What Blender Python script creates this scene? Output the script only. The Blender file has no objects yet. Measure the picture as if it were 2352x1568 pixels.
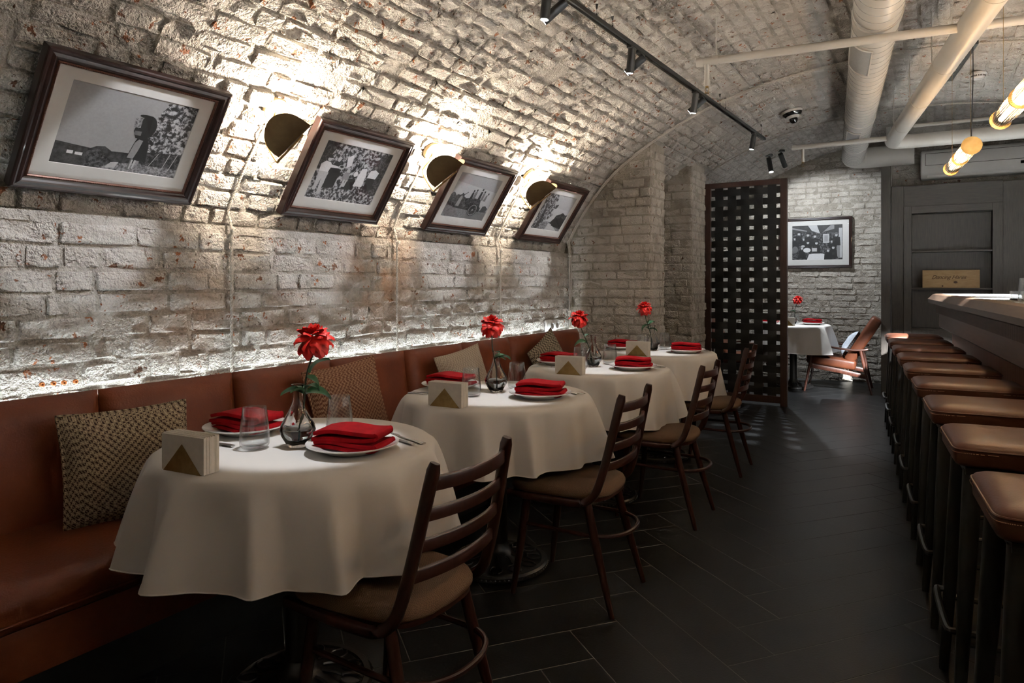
import bpy, bmesh, math, random
import numpy as np
from mathutils import Vector, Matrix, Euler
random.seed(7)
SC = bpy.context.scene
COL = SC.collection
PI = math.pi

# ------------------------------------------------------------------ camera, world, exposure
cam = bpy.data.cameras.new('camera')
cam.sensor_fit = 'HORIZONTAL'; cam.sensor_width = 36.0
cam.lens = 36.0 * 1560.0 / 2352.0
cam.shift_y = -(784.0 - 650.0) / 2352.0
cam.clip_start = 0.05
camo = bpy.data.objects.new('camera', cam); COL.objects.link(camo)
camo.location = (0, 0, 1.25)
camo.rotation_euler = (PI / 2, 0, math.atan(964 / 1560.0))
SC.camera = camo

world = bpy.data.worlds.new('world'); SC.world = world
world.use_nodes = True
world.node_tree.nodes['Background'].inputs[0].default_value = (0.55, 0.6, 0.7, 1)
world.node_tree.nodes['Background'].inputs[1].default_value = 0.0

SC.view_settings.view_transform = 'Standard'
SC.view_settings.look = 'None'
SC.view_settings.gamma = 1.0
SC.view_settings.use_curve_mapping = False
SC.view_settings.exposure = 0.46
SC.cycles.max_bounces = 6; SC.cycles.diffuse_bounces = 3; SC.cycles.glossy_bounces = 2
SC.cycles.transmission_bounces = 6; SC.cycles.transparent_max_bounces = 10
SC.cycles.caustics_reflective = False; SC.cycles.caustics_refractive = False

# lamp strengths (each lamp is created in its own builder)
P_SCONCE = 37.0
P_TABLE = 58.0
P_FRAME = 58.0
P_BARSPOT = 5800.0
P_PENDANT = 17.0
P_LED = 44.0
P_FARSPOT = 130.0

# ------------------------------------------------------------------ helpers
def link(o, parent=None):
    COL.objects.link(o)
    if parent: o.parent = parent
    return o

def tag(o, label=None, cat=None, group=None, kind=None):
    if label: o['label'] = label
    if cat: o['category'] = cat
    if group: o['group'] = group
    if kind: o['kind'] = kind
    return o

def empty(name, loc=(0, 0, 0), rz=0.0, label=None, cat=None, group=None):
    o = bpy.data.objects.new(name, None)
    o.empty_display_size = 0.05
    o.location = loc; o.rotation_euler = (0, 0, rz)
    COL.objects.link(o)
    return tag(o, label, cat, group)

class MB:
    def __init__(s):
        s.v = []; s.f = []; s.m = []
    def add(s, vs, fs, mi=0):
        b = len(s.v)
        s.v += [tuple(p) for p in vs]
        s.f += [tuple(i + b for i in f) for f in fs]
        s.m += [mi] * len(fs)
        return s
    def box(s, x0, x1, y0, y1, z0, z1, mi=0):
        return s.add([(x0,y0,z0),(x1,y0,z0),(x1,y1,z0),(x0,y1,z0),(x0,y0,z1),(x1,y0,z1),(x1,y1,z1),(x0,y1,z1)],
                     [(0,3,2,1),(4,5,6,7),(0,1,5,4),(1,2,6,5),(2,3,7,6),(3,0,4,7)], mi)
    def obox(s, c, sx, sy, sz, M=None, mi=0):
        vs = []
        for dz in (-.5,.5):
            for dx, dy in ((-.5,-.5),(.5,-.5),(.5,.5),(-.5,.5)):
                p = Vector((dx*sx, dy*sy, dz*sz))
                if M is not None: p = M @ p
                vs.append(Vector(c) + p)
        return s.add(vs, [(0,3,2,1),(4,5,6,7),(0,1,5,4),(1,2,6,5),(2,3,7,6),(3,0,4,7)], mi)
    def sweep(s, path, sec, up=(0,0,1), closed=False, caps=True, mi=0):
        """sec(i,n) -> list of 2D points; frame from a fixed up vector"""
        P = [Vector(p) for p in path]; n = len(P); up = Vector(up)
        rings = []
        for i in range(n):
            if closed: d = P[(i+1) % n] - P[i-1]
            else: d = P[min(i+1, n-1)] - P[max(i-1, 0)]
            d.normalize()
            a = d.cross(up)
            if a.length < 1e-4: a = d.cross(Vector((1, 0.013, 0.0)))
            a.normalize(); b = a.cross(d).normalized()
            pts = sec(i, n) if callable(sec) else sec
            rings.append([P[i] + a*q[0] + b*q[1] for q in pts])
        k = len(rings[0]); vs = [p for r in rings for p in r]; fs = []
        for i in range(n if closed else n-1):
            i2 = (i+1) % n
            for j in range(k):
                fs.append((i*k+j, i*k+(j+1) % k, i2*k+(j+1) % k, i2*k+j))
        if caps and not closed:
            fs.append(tuple(reversed(range(k)))); fs.append(tuple((n-1)*k+j for j in range(k)))
        return s.add(vs, fs, mi)
    def tube(s, path, r, n=10, up=(0,0,1), closed=False, caps=True, mi=0):
        def sec(i, m):
            rr = r[i] if isinstance(r, (list, tuple)) else r
            return [(rr*math.cos(2*PI*j/n), rr*math.sin(2*PI*j/n)) for j in range(n)]
        return s.sweep(path, sec, up, closed, caps, mi)
    def cyl(s, p0, p1, r0, r1=None, n=16, mi=0):
        return s.tube([p0, p1], [r0, r0 if r1 is None else r1], n, mi=mi)
    def lathe(s, prof, n=32, c=(0,0,0), mi=0, rad=None):
        """prof: (r,z) list; r=0 ends close to a point. rad(angle,k)->radius factor"""
        rings = []; vs = []; fs = []
        for k, (r, z) in enumerate(prof):
            if r < 1e-6:
                rings.append([len(vs)]); vs.append((c[0], c[1], c[2]+z))
            else:
                ids = []
                for j in range(n):
                    a = 2*PI*j/n; q = r*(rad(a, k) if rad else 1)
                    ids.append(len(vs)); vs.append((c[0]+q*math.cos(a), c[1]+q*math.sin(a), c[2]+z))
                rings.append(ids)
        for A, B in zip(rings[:-1], rings[1:]):
            if len(A) == 1 and len(B) == 1: continue
            for j in range(n):
                j2 = (j+1) % n
                if len(A) == 1: fs.append((A[0], B[j2], B[j]))
                elif len(B) == 1: fs.append((A[j], A[j2], B[0]))
                else: fs.append((A[j], A[j2], B[j2], B[j]))
        return s.add(vs, fs, mi)
    def prism(s, poly, axis, a0, a1, mi=0):
        """poly of 2D points extruded along axis: 'x' (y,z), 'y' (x,z), 'z' (x,y)"""
        def P(p, a):
            return {'x': (a, p[0], p[1]), 'y': (p[0], a, p[1]), 'z': (p[0], p[1], a)}[axis]
        n = len(poly)
        vs = [P(p, a0) for p in poly] + [P(p, a1) for p in poly]
        fs = [tuple(range(n-1, -1, -1)), tuple(range(n, 2*n))] + [(i, (i+1) % n, n+(i+1) % n, n+i) for i in range(n)]
        return s.add(vs, fs, mi)
    def grid(s, P, nu, nv, close_u=False, mi=0):
        """P(i,j) for i<nu, j<nv"""
        vs = [P(i, j) for j in range(nv) for i in range(nu)]; fs = []
        for j in range(nv-1):
            for i in range(nu if close_u else nu-1):
                i2 = (i+1) % nu
                fs.append((j*nu+i, j*nu+i2, (j+1)*nu+i2, (j+1)*nu+i))
        return s.add(vs, fs, mi)
    def mesh(s, name, mats, smooth=35.0, bevel=0.0, segs=2, recalc=True):
        me = bpy.data.meshes.new(name)
        me.from_pydata(s.v, [], s.f)
        if not isinstance(mats, (list, tuple)): mats = [mats]
        for m in mats: me.materials.append(m)
        if any(s.m): me.polygons.foreach_set('material_index', s.m)
        if recalc or bevel:
            bm = bmesh.new(); bm.from_mesh(me)
            if recalc: bmesh.ops.recalc_face_normals(bm, faces=bm.faces)
            if bevel:
                es = [e for e in bm.edges if len(e.link_faces) == 2 and e.calc_face_angle(0) > 0.5]
                bmesh.ops.bevel(bm, geom=es, offset=bevel, segments=segs, profile=0.5, affect='EDGES', clamp_overlap=True)
            bm.to_mesh(me); bm.free()
        if smooth:
            me.shade_smooth()
            me.set_sharp_from_angle(angle=math.radians(smooth))
        me.update()
        return me
    def build(s, name, mats, parent=None, smooth=35.0, bevel=0.0, segs=2, recalc=True):
        o = bpy.data.objects.new(name, s.mesh(name, mats, smooth, bevel, segs, recalc))
        return link(o, parent)

def inst(name, me, parent=None, loc=(0,0,0), rot=(0,0,0), scale=(1,1,1)):
    o = bpy.data.objects.new(name, me)
    o.location = loc; o.rotation_euler = rot; o.scale = scale
    return link(o, parent)

def dup(root, loc=None, rz=None, label=None, group=None):
    def cp(o, par):
        c = o.copy(); COL.objects.link(c); c.parent = par
        for ch in [x for x in bpy.data.objects if x.parent == o]: cp(ch, c)
        return c
    r = cp(root, None)
    if loc is not None: r.location = loc
    if rz is not None: r.rotation_euler = (0, 0, rz)
    if label: r['label'] = label
    if group: r['group'] = group
    return r

def lerp(a, b, t): return a + (b - a)*t
def bez(pts, n):
    """Catmull-Rom through pts, n samples per span"""
    P = [Vector(p) for p in pts]; P = [P[0]*2 - P[1]] + P + [P[-1]*2 - P[-2]]; out = []
    for k in range(1, len(P)-2):
        for i in range(n):
            t = i/n; a, b, c, d = P[k-1:k+3]
            out.append(0.5*((2*b) + (c-a)*t + (2*a-5*b+4*c-d)*t*t + (3*b-a-3*c+d)*t**3))
    out.append(P[-2]); return out

def light(name, kind, loc, power, color=(1,1,1), parent=None, target=None, size=0.02, angle=40, blend=0.5):
    L = bpy.data.lights.new(name, kind); L.energy = power; L.color = color
    if kind == 'SPOT':
        L.spot_size = math.radians(angle); L.spot_blend = blend; L.shadow_soft_size = size
    elif kind == 'POINT': L.shadow_soft_size = size
    o = bpy.data.objects.new(name, L); o.location = loc
    if target is not None:
        o.rotation_euler = (Vector(target) - Vector(loc)).to_track_quat('-Z', 'Y').to_euler()
    return link(o, parent)

# ------------------------------------------------------------------ materials
def nt_new(name):
    m = bpy.data.materials.new(name); m.use_nodes = True
    nt = m.node_tree; b = nt.nodes['Principled BSDF']
    return m, nt, b

def node(nt, t, **kw):
    n = nt.nodes.new(t)
    for k, v in kw.items():
        if k.startswith('i_'):
            key = k[2:]; key = int(key) if key.isdigit() else key.replace('_', ' ')
            n.inputs[key].default_value = v
        else: setattr(n, k, v)
    return n

def ramp(nt, src, stops):
    r = nt.nodes.new('ShaderNodeValToRGB'); e = r.color_ramp.elements
    while len(e) < len(stops): e.new(0.5)
    for el, (p, c) in zip(e, stops):
        el.position = p; el.color = c if len(c) == 4 else (*c, 1)
    nt.links.new(src, r.inputs[0]); return r

def mat(name, col, rough=0.5, metal=0.0, spec=0.5, var=0.0, vscale=20.0, bump=0.0, bscale=60.0, coat=0.0, world_co=False, col2=None, sheen=0.0, stretch=None):
    m, nt, b = nt_new(name)
    b.inputs['Roughness'].default_value = rough; b.inputs['Metallic'].default_value = metal
    b.inputs['Specular IOR Level'].default_value = spec
    b.inputs['Coat Weight'].default_value = coat
    if sheen: b.inputs['Sheen Weight'].default_value = sheen
    b.inputs['Base Color'].default_value = (*col, 1)
    if var or bump or col2:
        tc = nt.nodes.new('ShaderNodeTexCoord')
        geo = nt.nodes.new('ShaderNodeNewGeometry') if world_co else None
        src = geo.outputs['Position'] if world_co else tc.outputs['Object']
        if stretch:
            mp = node(nt, 'ShaderNodeMapping'); mp.inputs['Scale'].default_value = stretch
            nt.links.new(src, mp.inputs[0]); src = mp.outputs[0]
    if var or col2:
        n = node(nt, 'ShaderNodeTexNoise', i_Scale=vscale, i_Detail=5.0, i_Roughness=0.6)
        nt.links.new(src, n.inputs['Vector'])
        c2 = col2 if col2 else tuple(min(1, c*(1+var)) for c in col)
        c1 = col if col2 else tuple(c*(1-var) for c in col)
        r = ramp(nt, n.outputs['Fac'], [(0.35, c1), (0.65, c2)])
        nt.links.new(r.outputs[0], b.inputs['Base Color'])
    if bump:
        n2 = node(nt, 'ShaderNodeTexNoise', i_Scale=bscale, i_Detail=4.0, i_Roughness=0.6)
        nt.links.new(src, n2.inputs['Vector'])
        bp = node(nt, 'ShaderNodeBump', i_Strength=1.0, i_Distance=bump)
        nt.links.new(n2.outputs['Fac'], bp.inputs['Height']); nt.links.new(bp.outputs[0], b.inputs['Normal'])
    return m

def emit(name, col, strength):
    m, nt, b = nt_new(name)
    b.inputs['Base Color'].default_value = (*col, 1)
    b.inputs['Emission Color'].default_value = (*col, 1); b.inputs['Emission Strength'].default_value = strength
    return m

def brick_mat(name, white, dark, orange_lo=0.61, rough_amp=1.0):
    m, nt, b = nt_new(name)
    geo = nt.nodes.new('ShaderNodeNewGeometry'); P = geo.outputs['Position']
    L = nt.links.new
    n1 = node(nt, 'ShaderNodeTexNoise', i_Scale=5.0, i_Detail=3.0, i_Roughness=0.65); L(P, n1.inputs['Vector'])
    r1 = ramp(nt, n1.outputs['Fac'], [(0.32, dark), (0.6, white)])
    # worn spots where the brick shows through the whitewash
    n2 = node(nt, 'ShaderNodeTexNoise', i_Scale=17.0, i_Detail=3.0, i_Roughness=0.75); L(P, n2.inputs['Vector'])
    r2 = ramp(nt, n2.outputs['Fac'], [(orange_lo, (0, 0, 0)), (orange_lo+0.04, (1, 1, 1))])
    r3 = ramp(nt, n1.outputs['Fac'], [(0.4, (0.36, 0.13, 0.05)), (0.62, (0.16, 0.09, 0.06))])
    mx = node(nt, 'ShaderNodeMix', data_type='RGBA'); L(r2.outputs[0], mx.inputs['Factor'])
    L(r1.outputs[0], mx.inputs['A']); L(r3.outputs[0], mx.inputs['B'])
    # rust-coloured stains that have bled through the whitewash at a few places
    prev = None
    for (sx, sy, sz, rad, amt) in ((-2.64, 2.90, 1.30, .42, .85), (-2.64, 1.72, 1.12, .28, .5), (-2.45, 1.84, 1.80, .16, .9), (-2.64, 2.25, 1.05, .22, .45), (-2.45, 3.06, 1.78, .12, .6)):
        ds = node(nt, 'ShaderNodeVectorMath', operation='DISTANCE'); L(P, ds.inputs[0]); ds.inputs[1].default_value = (sx, sy, sz)
        mr = node(nt, 'ShaderNodeMapRange'); mr.inputs['From Min'].default_value = 0; mr.inputs['From Max'].default_value = rad
        mr.inputs['To Min'].default_value = amt; mr.inputs['To Max'].default_value = 0; L(ds.outputs['Value'], mr.inputs['Value'])
        if prev is None: prev = mr.outputs[0]
        else:
            sm = node(nt, 'ShaderNodeMath', operation='MAXIMUM'); L(prev, sm.inputs[0]); L(mr.outputs[0], sm.inputs[1]); prev = sm.outputs[0]
    nm = ramp(nt, n1.outputs['Fac'], [(0.40, (0.1, 0.1, 0.1)), (0.58, (1, 1, 1))])
    ml = node(nt, 'ShaderNodeMath', operation='MULTIPLY'); L(prev, ml.inputs[0]); L(nm.outputs[0], ml.inputs[1])
    mx2 = node(nt, 'ShaderNodeMix', data_type='RGBA'); L(ml.outputs[0], mx2.inputs['Factor'])
    L(mx.outputs['Result'], mx2.inputs['A']); mx2.inputs['B'].default_value = (0.42, 0.22, 0.11, 1)
    L(mx2.outputs['Result'], b.inputs['Base Color'])
    b.inputs['Roughness'].default_value = 0.62; b.inputs['Specular IOR Level'].default_value = 0.35
    # crumbly relief: lumps, chips and fine grain
    h1 = node(nt, 'ShaderNodeTexNoise', i_Scale=25.0, i_Detail=4.0, i_Roughness=0.70); L(P, h1.inputs['Vector'])
    h2 = node(nt, 'ShaderNodeTexNoise', i_Scale=95.0, i_Detail=1.0, i_Roughness=0.6); L(P, h2.inputs['Vector'])
    ad = node(nt, 'ShaderNodeMath', operation='MULTIPLY_ADD', i_1=0.30); L(h2.outputs['Fac'], ad.inputs[0]); L(h1.outputs['Fac'], ad.inputs[2])
    bp = node(nt, 'ShaderNodeBump', i_Strength=1.0, i_Distance=0.040*rough_amp); L(ad.outputs[0], bp.inputs['Height']); L(bp.outputs[0], b.inputs['Normal'])
    # deeper pits get a darker colour
    pit = ramp(nt, h1.outputs['Fac'], [(0.27, (1, 1, 1)), (0.36, (0, 0, 0))])
    mx3 = node(nt, 'ShaderNodeMix', data_type='RGBA'); L(pit.outputs[0], mx3.inputs['Factor']); L(mx2.outputs['Result'], mx3.inputs['A']); mx3.inputs['B'].default_value = (0.15, 0.115, 0.085, 1)
    L(mx3.outputs['Result'], b.inputs['Base Color'])
    return m

def weave_mat(name, ca, cb, scale, cc=None):
    """small two-tone dogtooth woven cloth"""
    m, nt, b = nt_new(name); L = nt.links.new
    tc = nt.nodes.new('ShaderNodeTexCoord')
    mp = node(nt, 'ShaderNodeMapping'); mp.inputs['Scale'].default_value = (scale, scale, scale); L(tc.outputs['Object'], mp.inputs[0])
    ck = node(nt, 'ShaderNodeTexChecker', i_Scale=1.0); L(mp.outputs[0], ck.inputs['Vector'])
    ck.inputs['Color1'].default_value = (*ca, 1); ck.inputs['Color2'].default_value = (*cb, 1)
    wv = node(nt, 'ShaderNodeTexWave', wave_type='BANDS', bands_direction='DIAGONAL', i_Scale=0.62); L(mp.outputs[0], wv.inputs['Vector'])
    r = ramp(nt, wv.outputs['Fac'], [(0.5, (0, 0, 0)), (0.75, (1, 1, 1))])
    mx = node(nt, 'ShaderNodeMix', data_type='RGBA', i_Factor=0.0); L(r.outputs[0], mx.inputs['Factor'])
    L(ck.outputs['Color'], mx.inputs['A']); mx.inputs['B'].default_value = (*(cc or cb), 1)
    L(mx.outputs['Result'], b.inputs['Base Color']); b.inputs['Roughness'].default_value = 0.9
    b.inputs['Specular IOR Level'].default_value = 0.1
    n2 = node(nt, 'ShaderNodeTexNoise', i_Scale=260.0, i_Detail=2.0); L(tc.outputs['Object'], n2.inputs['Vector'])
    ad = node(nt, 'ShaderNodeMath', operation='ADD'); L(n2.outputs['Fac'], ad.inputs[0]); L(ck.outputs['Fac'], ad.inputs[1])
    bp = node(nt, 'ShaderNodeBump', i_Strength=0.7, i_Distance=0.0025); L(ad.outputs[0], bp.inputs['Height']); L(bp.outputs[0], b.inputs['Normal'])
    return m

def glass_mat(name, col=(1, 1, 1), ior=1.45, rough=0.0):
    m, nt, b = nt_new(name)
    b.inputs['Base Color'].default_value = (*col, 1)
    b.inputs['Transmission Weight'].default_value = 1.0
    b.inputs['Roughness'].default_value = rough; b.inputs['IOR'].default_value = ior
    return m

WHITE = (0.61, 0.585, 0.545); WDARK = (0.45, 0.42, 0.38)
M = {}
M['brick'] = brick_mat('whitewashed_brick', WHITE, WDARK)
M['brick_pier'] = brick_mat('whitewashed_brick_worn', (0.56, 0.52, 0.46), (0.40, 0.36, 0.31), 0.66, 0.8)
M['mortar'] = brick_mat('whitewashed_mortar', (0.48, 0.455, 0.415), (0.32, 0.295, 0.26), 0.74, 0.7)
M['mortar_pier'] = brick_mat('shaded_joint_mortar', (0.43, 0.39, 0.33), (0.28, 0.245, 0.20), 0.76, 0.9)  # both mortars are darkened, joint shadow put into their colour
M['plaster'] = mat('painted_plaster', (0.62, 0.61, 0.585), 0.8, var=0.1, bump=0.004, world_co=True)
M['tile'] = mat('slate_tile', (0.0085, 0.0087, 0.009), 0.36, spec=.38, var=0.35, vscale=3.5, bump=0.0006, bscale=120, world_co=True)
M['grout'] = mat('grout', (0.12, 0.117, 0.11), 0.8, var=0.2, world_co=True)
M['leather'] = mat('cognac_leather', (0.105, 0.024, 0.0085), 0.42, spec=.22, col2=(0.15, 0.037, 0.013), vscale=6, bump=0.0012, bscale=140)
M['stool_leather'] = mat('brown_leather', (0.066, 0.023, 0.013), 0.36, spec=.3, col2=(0.09, 0.033, 0.019), vscale=9, bump=0.0005, bscale=190)
M['chair_leather'] = mat('tan_leather', (0.075, 0.021, 0.009), 0.42, spec=.25, col2=(0.105, 0.034, 0.016), vscale=6, bump=0.001, bscale=140)
M['stitch'] = mat('stitch_thread', (0.30, 0.17, 0.11), 0.7, var=0.2)
M['wood_dark'] = mat('mahogany_stained_wood', (0.021, 0.0058, 0.004), 0.30, spec=.3, col2=(0.034, 0.011, 0.0075), vscale=10, stretch=(6, 6, 1), coat=0.12)
M['wood_frame'] = mat('frame_wood', (0.011, 0.0042, 0.0036), 0.33, spec=.3, col2=(0.022, 0.0085, 0.0065), vscale=14, coat=0.1)
M['wood_bead'] = mat('frame_bead_copper', (0.09, 0.035, 0.022), 0.35, metal=0.4, var=0.3, vscale=160)
M['oak'] = mat('smoked_oak', (0.028, 0.022, 0.0165), 0.5, col2=(0.050, 0.040, 0.030), vscale=7, stretch=(14, 14, 1.0), bump=0.0006, bscale=90)
M['oak_h'] = mat('smoked_oak_horizontal', (0.028, 0.022, 0.0165), 0.5, col2=(0.050, 0.040, 0.030), vscale=7, stretch=(1.0, 14, 14), bump=0.0006, bscale=90)
M['bar_wood'] = mat('bar_oak', (0.060, 0.036, 0.022), 0.36, col2=(0.095, 0.058, 0.037), vscale=6, stretch=(12, 1.0, 12), bump=0.0005, bscale=90)
M['bar_panel'] = mat('bar_front_wood', (0.15, 0.052, 0.028), 0.40, col2=(0.21, 0.078, 0.044), vscale=8, stretch=(10, 10, 1.0))
M['bar_stone'] = mat('pale_stone', (0.70, 0.73, 0.71), 0.08, var=0.12, vscale=5)
M['black_metal'] = mat('black_powder_coat', (0.009, 0.009, 0.0085), 0.42, var=0.15, vscale=40)
M['black_iron'] = mat('black_cast_iron', (0.012, 0.0115, 0.011), 0.34, var=0.2, vscale=50, bump=0.0006)
M['cloth'] = mat('white_tablecloth', (0.66, 0.64, 0.615), 0.85, spec=0.2, var=0.02, vscale=5, bump=0.0004, bscale=700)
M['porcelain'] = mat('porcelain', (0.80, 0.79, 0.76), 0.12, var=0.02)
M['napkin'] = mat('red_napkin_linen', (0.23, 0.0018, 0.005), 0.9, spec=0.12, var=0.15, vscale=30, bump=0.0005, bscale=600)
M['steel'] = mat('cutlery_steel', (0.62, 0.62, 0.62), 0.16, metal=1.0, var=0.04)
M['paper'] = mat('paper_napkin', (0.74, 0.71, 0.65), 0.85, var=0.04, vscale=60)
M['brass'] = mat('aged_brass', (0.30, 0.20, 0.075), 0.38, metal=0.9, col2=(0.42, 0.30, 0.13), vscale=26, bump=0.0003, bscale=80)
M['brass_shade'] = mat('bronze_brass', (0.13, 0.088, 0.043), 0.40, metal=0.85, col2=(0.18, 0.125, 0.062), vscale=12)
M['brass_plate'] = mat('pale_brass_plate', (0.62, 0.50, 0.30), 0.35, metal=0.6, var=0.08)
M['rose'] = mat('rose_petal', (0.55, 0.006, 0.003), 0.5, col2=(0.72, 0.016, 0.006), vscale=14)
M['leaf'] = mat('rose_leaf', (0.018, 0.075, 0.028), 0.40, col2=(0.035, 0.12, 0.05), vscale=18)
M['stem'] = mat('rose_stem', (0.012, 0.030, 0.012), 0.5, var=0.3, vscale=20)
M['glass'] = glass_mat('clear_glass')
M['water'] = glass_mat('water', (0.97, 0.99, 0.99), 1.33)
M['fab_seat'] = weave_mat('tweed_seat', (0.14, 0.080, 0.047), (0.07, 0.04, 0.024), 300.0, (0.185, 0.115, 0.07))
M['fab_1'] = weave_mat('dogtooth_cream_brown', (0.40, 0.32, 0.22), (0.045, 0.025, 0.018), 88.0, (0.26, 0.20, 0.135))
M['fab_2'] = weave_mat('dogtooth_rust_cream', (0.34, 0.21, 0.135), (0.10, 0.035, 0.02), 96.0, (0.2, 0.10, 0.06))
M['fab_3'] = weave_mat('pale_beige_dogtooth', (0.42, 0.36, 0.29), (0.24, 0.19, 0.15), 100.0, (0.36, 0.30, 0.235))
M['fab_4'] = weave_mat('dark_check_weave', (0.30, 0.25, 0.18), (0.035, 0.027, 0.02), 70.0, (0.14, 0.11, 0.08))
M['fab_5'] = mat('pale_blue_grey_linen', (0.46, 0.50, 0.56), 0.9, var=0.08, vscale=60, bump=0.001, bscale=300)
M['fab_6'] = weave_mat('grey_check_back', (0.18, 0.17, 0.17), (0.06, 0.055, 0.055), 80.0)
M['white_metal'] = mat('white_painted_metal', (0.60, 0.585, 0.55), 0.38, var=0.03, vscale=4)
M['white_plastic'] = mat('white_plastic', (0.68, 0.68, 0.67), 0.35, var=0.02)
M['grille'] = mat('grey_grille', (0.34, 0.34, 0.33), 0.5, var=0.1, vscale=80)
M['rope'] = mat('cotton_twist_cable', (0.50, 0.47, 0.42), 0.85, var=0.15, vscale=200)
M['ceramic'] = mat('ceramic_knob', (0.62, 0.59, 0.54), 0.25, var=0.05)
M['strap'] = mat('black_leather_strap', (0.007, 0.0065, 0.0062), 0.38, col2=(0.012, 0.011, 0.0105), vscale=30, bump=0.001, bscale=160)
M['screen_wood'] = mat('screen_wood', (0.030, 0.012, 0.008), 0.42, col2=(0.05, 0.021, 0.014), vscale=10, stretch=(8, 8, 1))
M['teak'] = mat('teak_frame', (0.040, 0.013, 0.008), 0.36, col2=(0.07, 0.024, 0.014), vscale=9, stretch=(6, 6, 2))
M['pine'] = mat('pine_crate', (0.42, 0.27, 0.12), 0.6, col2=(0.52, 0.36, 0.18), vscale=6, stretch=(2, 8, 14))
M['ink'] = mat('burnt_ink', (0.09, 0.045, 0.02), 0.7, var=0.1)
M['knot'] = mat('wood_knot', (0.07, 0.03, 0.012), 0.6, var=0.3, vscale=60)
M['black'] = mat('black_gloss_plastic', (0.006, 0.006, 0.007), 0.12, var=0.05)
M['dark_void'] = mat('dark_cavity', (0.02, 0.018, 0.016), 0.9, var=0.2)
M['orange'] = mat('orange_plug', (0.50, 0.16, 0.03), 0.5, var=0.15, vscale=120)
M['chrome'] = mat('chrome', (0.7, 0.68, 0.64), 0.15, metal=1.0, var=0.03)
M['bulb_warm'] = emit('lamp_warm', (1.0, 0.80, 0.50), 22.0)
M['lens'] = emit('spot_lens', (0.95, 0.97, 1.0), 25.0)
M['led'] = emit('led_strip_cool', (0.90, 0.98, 1.0), P_LED)
M['pend_core'] = emit('pendant_core', (1.0, 0.72, 0.38), 16.0)
M['matboard'] = mat('mat_board', (0.56, 0.55, 0.53), 0.75, var=0.02)
M['pane'] = None

WARM = (1.0, 0.84, 0.66); WARMER = (1.0, 0.69, 0.42); COOL = (0.88, 0.94, 1.0); NEUT = (1.0, 0.95, 0.87)

def thin_glass(name, tint=(1, 1, 1), edge=0.0):
    m = bpy.data.materials.new(name); m.use_nodes = True; nt = m.node_tree; nt.nodes.clear(); L = nt.links.new
    out = nt.nodes.new('ShaderNodeOutputMaterial'); tr = nt.nodes.new('ShaderNodeBsdfTransparent'); gl = nt.nodes.new('ShaderNodeBsdfGlossy')
    tr.inputs[0].default_value = (*tint, 1); gl.inputs['Roughness'].default_value = 0.03
    lw = node(nt, 'ShaderNodeLayerWeight', i_Blend=0.5); mx = nt.nodes.new('ShaderNodeMixShader')
    pw_ = node(nt, 'ShaderNodeMath', operation='POWER', i_1=4.0 if not edge else 2.4); L(lw.outputs['Facing'], pw_.inputs[0])
    ad = node(nt, 'ShaderNodeMath', operation='MULTIPLY_ADD', i_1=0.85+edge*.2, i_2=0.035+edge*.06); ad.use_clamp = True
    L(pw_.outputs[0], ad.inputs[0]); L(ad.outputs[0], mx.inputs[0])
    L(tr.outputs[0], mx.inputs[1]); L(gl.outputs[0], mx.inputs[2]); L(mx.outputs[0], out.inputs[0])
    return m
M['pane'] = thin_glass('picture_glass')
M['tumbler'] = thin_glass('tumbler_glass', (0.96, 0.975, 0.98), 0.35)
M['rod'] = thin_glass('glass_rod', (1.0, 0.93, 0.82), 0.45)

# ================================================================== SETTING
# vault profile (X, Z), springing on the left wall, crown near X = -0.1
VP = [(-2.72,1.50),(-2.655,1.66),(-2.487,1.92),(-2.30,2.135),(-2.05,2.325),(-1.782,2.478),(-1.488,2.612),(-1.2,2.705),(-.9,2.768),(-.5,2.812),(-.1,2.824),(.3,2.80),(.7,2.74),(1.1,2.64),(1.5,2.49),(1.9,2.27),(2.3,1.92),(2.55,1.5)]
_pv = bez([(x, 0, z) for x, z in VP], 12)
PV = np.array([(p.x, p.z) for p in _pv])
PS = np.concatenate([[0], np.cumsum(np.hypot(*np.diff(PV, axis=0).T))])
def vault_at(s):
    x = np.interp(s, PS, PV[:, 0]); z = np.interp(s, PS, PV[:, 1])
    x2 = np.interp(s+.02, PS, PV[:, 0]); z2 = np.interp(s+.02, PS, PV[:, 1])
    x1 = np.interp(s-.02, PS, PV[:, 0]); z1 = np.interp(s-.02, PS, PV[:, 1])
    t = Vector((x2-x1, 0, z2-z1)).normalized()
    return Vector((x, 0, z)), t, Vector((t.z, 0, -t.x))      # point, tangent, inward normal
def vault_z(x): return float(np.interp(x, PV[:, 0], PV[:, 1]))
def vault_s(x): return float(np.interp(x, PV[:, 0], PS))

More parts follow.
